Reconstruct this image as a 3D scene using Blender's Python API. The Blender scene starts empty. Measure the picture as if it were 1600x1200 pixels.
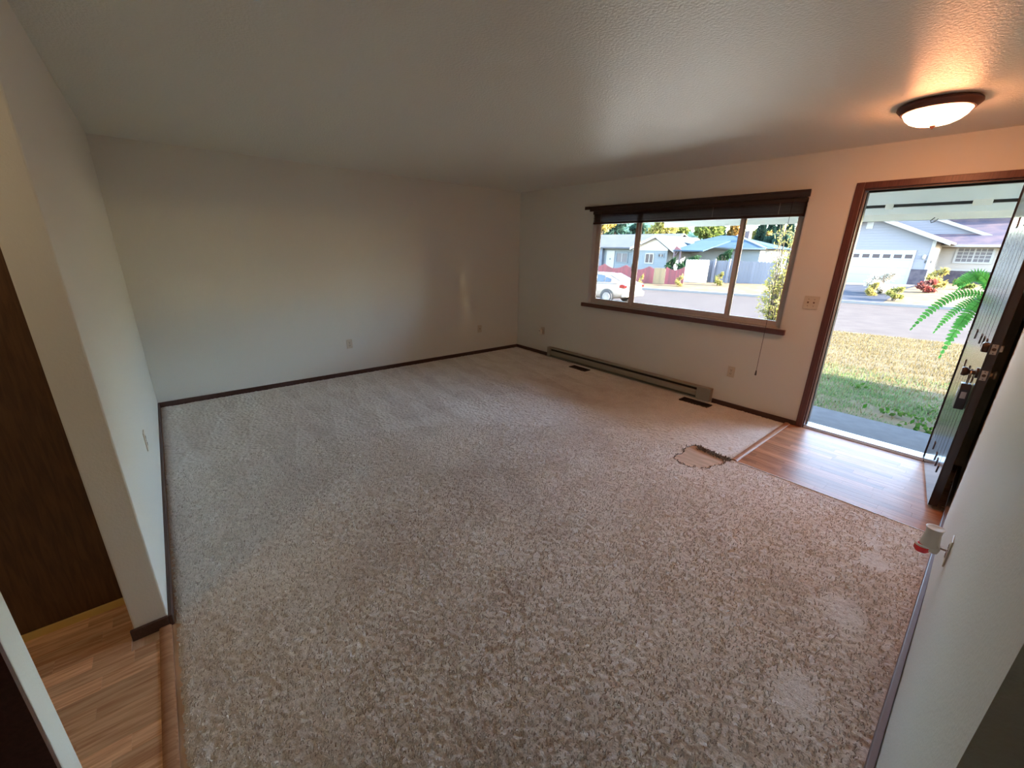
import bpy, bmesh, math, random
import numpy as np
from mathutils import Vector, Matrix

random.seed(7)
RNG = np.random.default_rng(7)
SC = bpy.context.scene
COL = SC.collection
PI = math.pi

# ------------------------------------------------------------------ camera
CAM = Vector((5.2655, -4.564, 1.5886))
YAW, PITCH, ROLL, FPX = 0.867, -0.3166, 0.0214, 639.0
FWD = Vector((-math.sin(YAW) * math.cos(PITCH), math.cos(YAW) * math.cos(PITCH), math.sin(PITCH)))
_r = FWD.cross(Vector((0, 0, 1))).normalized()
_u = _r.cross(FWD)
RIGHT = math.cos(ROLL) * _r + math.sin(ROLL) * _u
UP = -math.sin(ROLL) * _r + math.cos(ROLL) * _u
cd = bpy.data.cameras.new('camera')
cd.sensor_fit = 'HORIZONTAL'
cd.sensor_width = 36.0
cd.lens = 36.0 * FPX / 1600.0
cd.clip_start = 0.02
cd.clip_end = 600
cam = bpy.data.objects.new('camera', cd)
cam.matrix_world = Matrix(((RIGHT.x, UP.x, -FWD.x, CAM.x), (RIGHT.y, UP.y, -FWD.y, CAM.y),
                           (RIGHT.z, UP.z, -FWD.z, CAM.z), (0, 0, 0, 1)))
COL.objects.link(cam)
SC.camera = cam

# ------------------------------------------------------------------ sky, sun, exposure
SUN_AZ, SUN_EL = math.radians(8.4), math.radians(21.0)      # azimuth from +X towards +Y
W = bpy.data.worlds.new('sky')
SC.world = W
W.use_nodes = True
nt = W.node_tree
bg = nt.nodes['Background']
sky = nt.nodes.new('ShaderNodeTexSky')
sky.sky_type = 'NISHITA'
sky.sun_disc = False
sky.sun_elevation = SUN_EL
sky.sun_rotation = PI / 2 - SUN_AZ
sky.air_density = 1.0
sky.dust_density = 0.8
sky.ozone_density = 1.0
nt.links.new(sky.outputs[0], bg.inputs[0])
bg.inputs[1].default_value = 2.5
sd = bpy.data.lights.new('sun', 'SUN')
sd.energy = 38.0
sd.angle = math.radians(0.6)
sd.color = (1.0, 0.90, 0.76)
so = bpy.data.objects.new('sun', sd)
_sv = Vector((math.cos(SUN_AZ) * math.cos(SUN_EL), math.sin(SUN_AZ) * math.cos(SUN_EL), math.sin(SUN_EL)))
so.rotation_euler = _sv.to_track_quat('Z', 'Y').to_euler()
so.location = (20, 5, 15)
COL.objects.link(so)
SC.view_settings.view_transform = 'Standard'
SC.view_settings.look = 'None'
SC.view_settings.gamma = 1.0
SC.view_settings.use_curve_mapping = False
SC.view_settings.exposure = 1.1
SC.cycles.max_bounces = 14
SC.cycles.diffuse_bounces = 8
SC.cycles.transparent_max_bounces = 24
SC.cycles.caustics_reflective = False
SC.cycles.caustics_refractive = False
SC.cycles.sample_clamp_indirect = 6.0

H = 2.44


def at(px, py, Y):
    """point on the plane y = Y seen at pixel (px, py) of the 1600x1200 frame (used to read off real positions)"""
    d = FWD + RIGHT * ((px - 800) / FPX) + UP * ((600 - py) / FPX)
    return CAM + d * ((Y - CAM.y) / d.y)


# ------------------------------------------------------------------ materials
MATS = {}
ALB = 1.0        # albedo scale, lowered outdoors so the view and the room expose together


def srgb(r, g, b):
    f = lambda c: c / 12.92 if c <= 0.04045 else ((c + 0.055) / 1.055) ** 2.4
    return (f(r / 255), f(g / 255), f(b / 255), 1)


def lin(c):
    return (c[0] * ALB, c[1] * ALB, c[2] * ALB, 1)


def mat(name, color, rough=0.5, metal=0.0, spec=0.5, bump=None, vary=None, coat=0.0, rand=0.0, sub=0.0):
    """procedural principled material. bump=(scale, strength, detail, dist); vary=(scale, amount, second colour)"""
    if name in MATS:
        return MATS[name]
    m = bpy.data.materials.new(name)
    m.use_nodes = True
    N, L = m.node_tree.nodes, m.node_tree.links
    b = N['Principled BSDF']
    b.inputs['Roughness'].default_value = rough
    b.inputs['Metallic'].default_value = metal
    b.inputs['Specular IOR Level'].default_value = spec
    b.inputs['Coat Weight'].default_value = coat
    b.inputs['Base Color'].default_value = lin(color)
    tc = N.new('ShaderNodeTexCoord')
    out = None
    if vary:
        no = N.new('ShaderNodeTexNoise')
        no.inputs['Scale'].default_value = vary[0]
        no.inputs['Detail'].default_value = 5
        L.new(tc.outputs['Object'], no.inputs['Vector'])
        rp = N.new('ShaderNodeMapRange')
        rp.inputs['From Min'].default_value = 0.35
        rp.inputs['From Max'].default_value = 0.65
        rp.inputs['To Max'].default_value = vary[1]
        L.new(no.outputs['Fac'], rp.inputs['Value'])
        mx = N.new('ShaderNodeMix')
        mx.data_type = 'RGBA'
        mx.inputs['A'].default_value = lin(color)
        mx.inputs['B'].default_value = lin(vary[2])
        L.new(rp.outputs['Result'], mx.inputs['Factor'])
        out = mx.outputs['Result']
    if rand:
        oi = N.new('ShaderNodeObjectInfo')
        hs = N.new('ShaderNodeHueSaturation')
        mr = N.new('ShaderNodeMapRange')
        mr.inputs['To Min'].default_value = 1 - rand
        mr.inputs['To Max'].default_value = 1 + rand
        L.new(oi.outputs['Random'], mr.inputs['Value'])
        L.new(mr.outputs['Result'], hs.inputs['Value'])
        if out:
            L.new(out, hs.inputs['Color'])
        else:
            hs.inputs['Color'].default_value = lin(color)
        out = hs.outputs['Color']
    if out:
        L.new(out, b.inputs['Base Color'])
    if bump:
        nb = N.new('ShaderNodeTexNoise')
        nb.inputs['Scale'].default_value = bump[0]
        nb.inputs['Detail'].default_value = bump[2] if len(bump) > 2 else 3
        L.new(tc.outputs['Object'], nb.inputs['Vector'])
        bp = N.new('ShaderNodeBump')
        bp.inputs['Strength'].default_value = bump[1]
        bp.inputs['Distance'].default_value = bump[3] if len(bump) > 3 else 0.01
        L.new(nb.outputs['Fac'], bp.inputs['Height'])
        L.new(bp.outputs['Normal'], b.inputs['Normal'])
    MATS[name] = m
    return m


def wood(name, c1, c2, axis='X', scale=6.0, rough=0.4, rand=0.15, stretch=14.0, spec=0.5, coat=0.0):
    if name in MATS:
        return MATS[name]
    m = bpy.data.materials.new(name)
    m.use_nodes = True
    N, L = m.node_tree.nodes, m.node_tree.links
    b = N['Principled BSDF']
    b.inputs['Roughness'].default_value = rough
    b.inputs['Specular IOR Level'].default_value = spec
    b.inputs['Coat Weight'].default_value = coat
    b.inputs['Coat Roughness'].default_value = 0.15
    tc = N.new('ShaderNodeTexCoord')
    geo = N.new('ShaderNodeNewGeometry')
    oi = N.new('ShaderNodeObjectInfo')
    ad = N.new('ShaderNodeVectorMath')
    ad.operation = 'MULTIPLY_ADD'
    L.new(oi.outputs['Random'], ad.inputs[0])
    ad.inputs[1].default_value = (17, 13, 11)
    L.new(geo.outputs['Position'], ad.inputs[2])
    mp = N.new('ShaderNodeMapping')
    s = [stretch, stretch, stretch]
    s['XYZ'.index(axis)] = 1.0
    mp.inputs['Scale'].default_value = s
    L.new(ad.outputs[0], mp.inputs['Vector'])
    no = N.new('ShaderNodeTexNoise')
    no.inputs['Scale'].default_value = scale
    no.inputs['Detail'].default_value = 6
    no.inputs['Distortion'].default_value = 0.6
    L.new(mp.outputs['Vector'], no.inputs['Vector'])
    rp = N.new('ShaderNodeMapRange')
    rp.inputs['From Min'].default_value = 0.36
    rp.inputs['From Max'].default_value = 0.64
    L.new(no.outputs['Fac'], rp.inputs['Value'])
    mx = N.new('ShaderNodeMix')
    mx.data_type = 'RGBA'
    mx.inputs['A'].default_value = lin(c1)
    mx.inputs['B'].default_value = lin(c2)
    L.new(rp.outputs['Result'], mx.inputs['Factor'])
    hs = N.new('ShaderNodeHueSaturation')
    mr = N.new('ShaderNodeMapRange')
    mr.inputs['To Min'].default_value = 1 - rand
    mr.inputs['To Max'].default_value = 1 + rand
    L.new(oi.outputs['Random'], mr.inputs['Value'])
    L.new(mr.outputs['Result'], hs.inputs['Value'])
    L.new(mx.outputs['Result'], hs.inputs['Color'])
    L.new(hs.outputs['Color'], b.inputs['Base Color'])
    MATS[name] = m
    return m


def leafmat(name, c1, c2, trans=0.5):
    """thin leaf: diffuse plus translucency, colour varied per leaf by island"""
    if name in MATS:
        return MATS[name]
    m = bpy.data.materials.new(name)
    m.use_nodes = True
    N, L = m.node_tree.nodes, m.node_tree.links
    N.remove(N['Principled BSDF'])
    geo = N.new('ShaderNodeNewGeometry')
    mx = N.new('ShaderNodeMix')
    mx.data_type = 'RGBA'
    mx.inputs['A'].default_value = lin(c1)
    mx.inputs['B'].default_value = lin(c2)
    L.new(geo.outputs['Random Per Island'], mx.inputs['Factor'])
    df = N.new('ShaderNodeBsdfDiffuse')
    tr = N.new('ShaderNodeBsdfTranslucent')
    L.new(mx.outputs['Result'], df.inputs['Color'])
    L.new(mx.outputs['Result'], tr.inputs['Color'])
    ms = N.new('ShaderNodeMixShader')
    ms.inputs[0].default_value = trans
    L.new(df.outputs[0], ms.inputs[1])
    L.new(tr.outputs[0], ms.inputs[2])
    L.new(ms.outputs[0], N['Material Output'].inputs['Surface'])
    MATS[name] = m
    return m


def glassmat(name, tint=(1, 1, 1)):
    if name in MATS:
        return MATS[name]
    m = bpy.data.materials.new(name)
    m.use_nodes = True
    N, L = m.node_tree.nodes, m.node_tree.links
    N.remove(N['Principled BSDF'])
    t = N.new('ShaderNodeBsdfTransparent')
    t.inputs['Color'].default_value = lin(tint)
    g = N.new('ShaderNodeBsdfGlossy')
    g.inputs['Roughness'].default_value = 0.02
    f = N.new('ShaderNodeFresnel')
    f.inputs['IOR'].default_value = 1.45
    ms = N.new('ShaderNodeMixShader')
    L.new(f.outputs[0], ms.inputs[0])
    L.new(t.outputs[0], ms.inputs[1])
    L.new(g.outputs[0], ms.inputs[2])
    L.new(ms.outputs[0], N['Material Output'].inputs['Surface'])
    MATS[name] = m
    return m


# room materials
M_WALL = mat('wall_paint', (0.715, 0.715, 0.65), 0.55, spec=0.35, bump=(120, 0.30, 3, 0.004))
M_CEIL = mat('ceiling_paint', (0.75, 0.745, 0.66), 0.38, spec=0.6, bump=(75, 0.55, 4, 0.008))
M_TRIM = wood('dark_trim', (0.062, 0.022, 0.016), (0.095, 0.036, 0.025), 'X', 8, 0.35, 0.05)
M_BASE = wood('baseboard_wood', (0.050, 0.024, 0.017), (0.075, 0.036, 0.026), 'X', 8, 0.45, 0.05)
M_DOOR = mat('door_brown_enamel', (0.030, 0.017, 0.013), 0.19, spec=0.6)
M_WHITE = mat('white_plastic', (0.62, 0.59, 0.50), 0.35)
M_BEIGE = mat('cover_plate', (0.60, 0.54, 0.42), 0.4)
M_DARK = mat('dark_void', (0.010, 0.009, 0.008), 0.7)
M_BLACK = mat('black_plastic', (0.014, 0.015, 0.020), 0.4)
M_STEEL = mat('brushed_metal', (0.50, 0.46, 0.40), 0.35, metal=0.9)
M_BRONZE = mat('bronze_hardware', (0.085, 0.05, 0.035), 0.35, metal=0.6)
M_ALU = mat('window_aluminium', (0.56, 0.48, 0.42), 0.42, metal=0.2)
M_GLASS = glassmat('window_glass')
M_HEAT = mat('heater_enamel', (0.30, 0.28, 0.22), 0.45)
M_BLIND = wood('blind_slat_wood', (0.022, 0.011, 0.009), (0.040, 0.019, 0.015), 'X', 10, 0.3, 0.1)
M_PLANK = wood('laminate_plank', (0.33, 0.135, 0.065), (0.47, 0.235, 0.125), 'X', 5, 0.36, 0.22, 16, 0.13)
M_PLANKY = wood('laminate_plank_hall', (0.60, 0.31, 0.16), (0.86, 0.56, 0.33), 'Y', 5, 0.28, 0.25, 16)
M_STRIP = wood('transition_strip_wood', (0.36, 0.17, 0.085), (0.48, 0.26, 0.14), 'Y', 6, 0.35, 0.05)
M_SUB = wood('plywood', (0.50, 0.35, 0.235), (0.66, 0.48, 0.34), 'X', 5, 0.7, 0.02, 6)
M_PANEL = wood('dark_veneer', (0.075, 0.034, 0.012), (0.13, 0.062, 0.022), 'Z', 7, 0.5, 0.02, 9)
M_RAW = mat('raw_pine', (0.78, 0.55, 0.17), 0.6)

# ------------------------------------------------------------------ mesh helpers


def tag(o, label=None, cat=None, group=None, kind=None):
    if label:
        o['label'] = label
    if cat:
        o['category'] = cat
    if group:
        o['group'] = group
    if kind:
        o['kind'] = kind
    return o


def empty(name, loc=(0, 0, 0), rz=0.0):
    o = bpy.data.objects.new(name, None)
    o.empty_display_size = 0.1
    o.location = loc
    o.rotation_euler = (0, 0, rz)
    COL.objects.link(o)
    return o


class MB:
    def __init__(self):
        self.v, self.f = [], []

    def box(self, x0, x1, y0, y1, z0, z1):
        n = len(self.v)
        x0, x1 = min(x0, x1), max(x0, x1)
        y0, y1 = min(y0, y1), max(y0, y1)
        z0, z1 = min(z0, z1), max(z0, z1)
        self.v += [(x0, y0, z0), (x1, y0, z0), (x1, y1, z0), (x0, y1, z0), (x0, y0, z1), (x1, y0, z1), (x1, y1, z1), (x0, y1, z1)]
        self.f += [tuple(n + i for i in q) for q in ((3, 2, 1, 0), (4, 5, 6, 7), (0, 1, 5, 4), (1, 2, 6, 5), (2, 3, 7, 6), (3, 0, 4, 7))]
        return self

    def prism(self, poly, axis, a, b):
        """poly: 2d points in the plane normal to axis; extruded from a to b"""
        n, k = len(self.v), len(poly)
        for t in (a, b):
            for (p, q) in poly:
                self.v.append({'X': (t, p, q), 'Y': (p, t, q), 'Z': (p, q, t)}[axis])
        self.f.append(tuple(n + i for i in range(k))[::-1])
        self.f.append(tuple(n + k + i for i in range(k)))
        for i in range(k):
            j = (i + 1) % k
            self.f.append((n + i, n + j, n + k + j, n + k + i))
        return self

    def quad(self, *pts):
        n = len(self.v)
        self.v += [tuple(p) for p in pts]
        self.f.append(tuple(range(n, n + len(pts))))
        return self

    def tube(self, pts, r, seg=8, caps=True):
        pts = [Vector(p) for p in pts]
        n0 = len(self.v)
        rr = r if isinstance(r, (list, tuple)) else [r] * len(pts)
        for i, p in enumerate(pts):
            d = (pts[min(i + 1, len(pts) - 1)] - pts[max(i - 1, 0)]).normalized()
            a = d.cross(Vector((0, 0, 1)))
            if a.length < 1e-4:
                a = Vector((1, 0, 0))
            a.normalize()
            b = d.cross(a)
            for k in range(seg):
                t = 2 * PI * k / seg
                self.v.append(tuple(p + a * math.cos(t) * rr[i] + b * math.sin(t) * rr[i]))
        for i in range(len(pts) - 1):
            for k in range(seg):
                k2 = (k + 1) % seg
                self.f.append((n0 + i * seg + k, n0 + i * seg + k2, n0 + (i + 1) * seg + k2, n0 + (i + 1) * seg + k))
        if caps:
            self.f.append(tuple(n0 + k for k in range(seg))[::-1])
            self.f.append(tuple(n0 + (len(pts) - 1) * seg + k for k in range(seg)))
        return self

    def lathe(self, prof, c=(0, 0, 0), seg=32, axis='Z'):
        n0 = len(self.v)
        for (r, h) in prof:
            for k in range(seg):
                t = 2 * PI * k / seg
                a, b = r * math.cos(t), r * math.sin(t)
                p = {'Z': (a, b, h), 'Y': (a, h, b), 'X': (h, a, b)}[axis]
                self.v.append((c[0] + p[0], c[1] + p[1], c[2] + p[2]))
        for i in range(len(prof) - 1):
            for k in range(seg):
                k2 = (k + 1) % seg
                self.f.append((n0 + i * seg + k, n0 + i * seg + k2, n0 + (i + 1) * seg + k2, n0 + (i + 1) * seg + k))
        if prof[0][0] > 1e-5:
            self.f.append(tuple(n0 + k for k in range(seg))[::-1])
        if prof[-1][0] > 1e-5:
            self.f.append(tuple(n0 + (len(prof) - 1) * seg + k for k in range(seg)))
        return self

    def build(self, name, m, parent=None, smooth=False, bevel=0.0, loc=None, rot=None):
        me = bpy.data.meshes.new(name)
        me.from_pydata(self.v, [], self.f)
        bm = bmesh.new()
        bm.from_mesh(me)
        bmesh.ops.remove_doubles(bm, verts=bm.verts, dist=1e-6)
        bmesh.ops.recalc_face_normals(bm, faces=bm.faces)
        bm.to_mesh(me)
        bm.free()
        me.materials.append(m)
        o = bpy.data.objects.new(name, me)
        COL.objects.link(o)
        if parent:
            o.parent = parent
        if loc:
            o.location = loc
        if rot:
            o.rotation_euler = rot
        if smooth:
            me.polygons.foreach_set('use_smooth', [True] * len(me.polygons))
            if smooth != 'all':
                try:
                    me.set_sharp_from_angle(angle=math.radians(40))
                except Exception:
                    pass
        if bevel:
            md = o.modifiers.new('bevel', 'BEVEL')
            md.width = bevel
            md.segments = 2
            md.limit_method = 'ANGLE'
            md.angle_limit = math.radians(40)
        return o


def bx(name, m, parent, x0, x1, y0, y1, z0, z1, bevel=0.0):
    return MB().box(x0, x1, y0, y1, z0, z1).build(name, m, parent, bevel=bevel)


def struct(o, label=None):
    o['kind'] = 'structure'
    if label:
        o['label'] = label
    return o


def npmesh(name, V, F, m, parent=None, smooth=False):
    """fast mesh from numpy arrays; F is (n,3) or (n,4)"""
    me = bpy.data.meshes.new(name)
    V = np.ascontiguousarray(V, dtype=np.float32)
    F = np.ascontiguousarray(F, dtype=np.int32)
    k = F.shape[1]
    me.vertices.add(len(V))
    me.vertices.foreach_set('co', V.ravel())
    me.loops.add(F.size)
    me.loops.foreach_set('vertex_index', F.ravel())
    me.polygons.add(len(F))
    me.polygons.foreach_set('loop_start', np.arange(0, F.size, k, dtype=np.int32))
    if smooth:
        me.polygons.foreach_set('use_smooth', np.ones(len(F), dtype=bool))
    me.update(calc_edges=True)
    me.validate()
    me.materials.append(m)
    o = bpy.data.objects.new(name, me)
    COL.objects.link(o)
    if parent:
        o.parent = parent
    return o


def copy_obj(o, parent=None):
    c = o.copy()
    COL.objects.link(c)
    c.parent = parent
    return c


# ================================================================== ROOM SHELL
XD = 5.372            # right wall plane
YC = -4.805           # left stub wall plane
XC = 3.255            # end of the stub wall
WX0, WX1, WZ0, WZ1 = 1.485, 3.925, 0.905, 2.10     # window opening
DX0, DX1, DZ1 = 4.290, 5.168, 2.120               # door opening
TB = 0.15

# subfloor under everything
floor = struct(bx('floor', M_SUB, None, -0.15, 8.0, -8.0, 0.15, -0.20, -0.013), 'pale plywood subfloor showing through the hole torn in the carpet')
# ceiling
struct(bx('ceiling', M_CEIL, None, -0.15, 8.0, -8.0, 0.15, H, H + 0.15), 'textured off-white ceiling over the living room')
# window wall with its two openings
w = MB()
w.box(-0.15, WX0, 0, TB, -0.2, H)
w.box(WX0, WX1, 0, TB, -0.2, WZ0)
w.box(WX0, WX1, 0, TB, WZ1, H)
w.box(WX1, DX0, 0, TB, -0.2, H)
w.box(DX0, DX1, 0, TB, DZ1, H)
w.box(DX0, DX1, 0, TB, -0.2, -0.013)
w.box(DX1, 8.0, 0, TB, -0.2, H)
struct(w.build('wall_front', M_WALL), 'beige wall with the picture window and the open front door')
struct(bx('wall_far', M_WALL, None, -0.15, 0, -8.0, 0, -0.2, H), 'plain beige end wall with two cover plates')
struct(MB().box(0, XC, YC - 0.112, YC, -0.2, H).build('wall_left', M_WALL, bevel=0.006), 'stub wall ending beside the strip of laminate floor')

# right wall: plaster that bows a little, so it is a fine grid front with thickness
NY, NZ = 60, 24
V, F = [], []
for j in range(NZ + 1):
    for i in range(NY + 1):
        y = -3.912 + 3.912 * i / NY
        z = -0.02 + (H + 0.02) * j / NZ
        bow = 0.010 * math.exp(-((y + 1.35) / 0.5) ** 2)
        V.append((XD - bow, y, z))
n1 = len(V)
for j in range(NZ + 1):
    for i in range(NY + 1):
        V.append((XD + 0.112, -3.912 + 3.912 * i / NY, -0.02 + (H + 0.02) * j / NZ))
ix = lambda i, j: j * (NY + 1) + i
for j in range(NZ):
    for i in range(NY):
        F.append((ix(i, j), ix(i, j + 1), ix(i + 1, j + 1), ix(i + 1, j)))
        F.append((n1 + ix(i, j), n1 + ix(i + 1, j), n1 + ix(i + 1, j + 1), n1 + ix(i, j + 1)))
for i in range(NY):
    F.append((ix(i, 0), ix(i + 1, 0), n1 + ix(i + 1, 0), n1 + ix(i, 0)))
    F.append((ix(i, NZ), n1 + ix(i, NZ), n1 + ix(i + 1, NZ), ix(i + 1, NZ)))
for j in range(NZ):
    F.append((ix(0, j), n1 + ix(0, j), n1 + ix(0, j + 1), ix(0, j + 1)))
    F.append((ix(NY, j), ix(NY, j + 1), n1 + ix(NY, j + 1), n1 + ix(NY, j)))
mbw = MB()
mbw.v, mbw.f = V, F
struct(mbw.build('wall_right', M_WALL, smooth=True), 'close beige wall beside the open front door')
struct(bx('wall_return', M_WALL, None, XD + 0.112, 8.0, -3.912, -3.80, -0.2, H))
struct(bx('wall_rear', M_WALL, None, 0, 8.0, -8.0, -7.85, -0.2, H))
struct(bx('wall_side', M_WALL, None, 7.85, 8.0, -7.85, 0, -0.2, H))
# hall partition at the bottom left of the view, its end facing the window
hall = bx('wall_hall', M_WALL, None, 4.134, 4.213, -7.85, -4.917, -0.2, H, bevel=0.003)
struct(hall, 'narrow pale partition end at the edge of the hall opening')
struct(bx('trim_1', M_TRIM, None, 4.213, 4.228, -4.985, -4.9185, -0.013, 2.10), 'brown door casing strip beside the pale partition end')
dr = empty('door_2', (4.22, -5.4, 0))
struct(dr, 'dark brown door slab behind the brown casing strip')
bx('slab', M_DOOR, dr, -0.007, 0.004, -0.40, 0.415, 0.01, 2.03)
struct(bx('wall_passage', M_WALL, None, 0, 3.0, -5.95, -5.85, -0.2, H))

# dark veneer door across the hall
d3 = empty('door_3', (2.98, -5.4, 0))
struct(d3, 'dark brown wood grain door slab beyond the end of the stub wall')
bx('slab', M_PANEL, d3, -0.02, 0.02, -0.44, 0.476, 0.034, 2.04)
st = bx('bottom_strip', M_RAW, d3, -0.02, 0.026, -0.44, 0.476, -0.004, 0.033)
st['label'] = 'bare yellow wood strip along the foot of the door'

# ------------------------------------------------------------------ baseboards
BH = 0.042


def baseboard(name, x0, x1, y0, y1, label):
    o = bx(name, M_BASE, None, x0, x1, y0, y1, -0.012, BH, bevel=0.003)
    struct(o, label)


baseboard('baseboard_far', 0.0, 0.014, YC + 0.001, -0.001, 'low dark brown baseboard along the end wall')
mb = MB().box(0.015, 0.800, -0.014, 0, -0.012, BH).box(3.405, DX0 - 0.056, -0.014, 0, -0.012, BH)
struct(mb.build('baseboard_front', M_BASE, bevel=0.003), 'low dark brown baseboard either side of the wall heater')
struct(bx('baseboard_corner', M_BASE, None, DX1 + 0.056, XD - 0.014, -0.014, 0, -0.012, BH, bevel=0.003), 'short dark baseboard piece behind the open door')
mb = MB().box(0.015, XC + 0.012, YC, YC + 0.014, -0.012, BH)
struct(mb.build('baseboard_left', M_BASE, bevel=0.003), 'dark brown baseboard along the foot of the stub wall')
struct(bx('baseboard_end', M_BASE, None, XC, XC + 0.013, YC - 0.124, YC - 0.0005, -0.012, BH, bevel=0.003), 'dark baseboard piece across the end of the stub wall')
struct(bx('baseboard_right', mat('baseboard_grey', (0.19, 0.15, 0.15), 0.45), None, XD - 0.022, XD - 0.002, -3.905, -0.015, -0.012, 0.05, bevel=0.003), 'baseboard along the close right wall')

# ================================================================== CARPET
EX, EY = 4.159, -1.2474         # entry corner (laminate beyond)
CH = 0.0                        # pile top level
GX = 0.0080


FEET = ((5.135, -2.37, 0.095), (5.165, -1.82, 0.075), (5.13, -1.62, 0.045), (5.12, -2.98, 0.09))


def hole_r(x, y):
    """signed shape of the torn patch; negative inside"""
    cx, cy = 3.965, -1.415
    dx, dy = (x - cx), (y - cy)
    a = np.arctan2(dy, dx)
    rr = np.sqrt((dx / 0.150) ** 4 + (dy / 0.195) ** 4) ** 0.25
    wob = 0.06 * np.sin(3 * a + 0.6) + 0.02 * np.sin(7 * a) + 0.012 * np.sin(17 * a + 1)
    slit = np.maximum(np.abs(x - 4.08) / 0.075, np.abs(y + 1.262 + 0.10 * (x - 4.0)) / 0.020)
    return np.minimum(rr - 1 - wob, slit - 1)


def smooth_noise(shape, cells, rng):
    g = rng.random((cells[0] + 2, cells[1] + 2))
    yi = np.linspace(0, cells[0], shape[0])
    xi = np.linspace(0, cells[1], shape[1])
    y0, x0 = yi.astype(int), xi.astype(int)
    fy, fx = (yi - y0)[:, None], (xi - x0)[None, :]
    fy, fx = fy * fy * (3 - 2 * fy), fx * fx * (3 - 2 * fx)
    a = g[np.ix_(y0, x0)] * (1 - fx) + g[np.ix_(y0, x0 + 1)] * fx
    b = g[np.ix_(y0 + 1, x0)] * (1 - fx) + g[np.ix_(y0 + 1, x0 + 1)] * fx
    return a * (1 - fy) + b * fy


def carpet_mat():
    m = bpy.data.materials.new('carpet_pile')
    m.use_nodes = True
    N, L = m.node_tree.nodes, m.node_tree.links
    b = N['Principled BSDF']
    b.inputs['Roughness'].default_value = 0.9
    b.inputs['Specular IOR Level'].default_value = 0.15
    b.inputs['Sheen Weight'].default_value = 0.25
    b.inputs['Sheen Roughness'].default_value = 0.5
    geo = N.new('ShaderNodeNewGeometry')
    at_ = N.new('ShaderNodeAttribute')
    at_.attribute_name = 'wear'
    rp = N.new('ShaderNodeValToRGB')
    e = rp.color_ramp.elements
    e[0].position, e[0].color = 0.0, (0.46, 0.385, 0.325, 1)
    e[1].position, e[1].color = 1.0, (0.86, 0.84, 0.79, 1)
    k = e.new(0.5)
    k.color = (0.70, 0.66, 0.60, 1)
    L.new(at_.outputs['Fac'], rp.inputs['Fac'])
    no = N.new('ShaderNodeTexNoise')
    no.inputs['Scale'].default_value = 160
    no.inputs['Detail'].default_value = 3
    L.new(geo.outputs['Position'], no.inputs['Vector'])
    mr = N.new('ShaderNodeMapRange')
    mr.inputs['From Min'].default_value = 0.3
    mr.inputs['From Max'].default_value = 0.7
    mr.inputs['To Min'].default_value = 0.80
    mr.inputs['To Max'].default_value = 1.22
    L.new(no.outputs['Fac'], mr.inputs['Value'])
    hs = N.new('ShaderNodeHueSaturation')
    L.new(mr.outputs['Result'], hs.inputs['Value'])
    L.new(rp.outputs['Color'], hs.inputs['Color'])
    L.new(hs.outputs['Color'], b.inputs['Base Color'])
    bp = N.new('ShaderNodeBump')
    bp.inputs['Strength'].default_value = 0.5
    bp.inputs['Distance'].default_value = 0.004
    L.new(no.outputs['Fac'], bp.inputs['Height'])
    L.new(bp.outputs['Normal'], b.inputs['Normal'])
    return m


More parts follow.
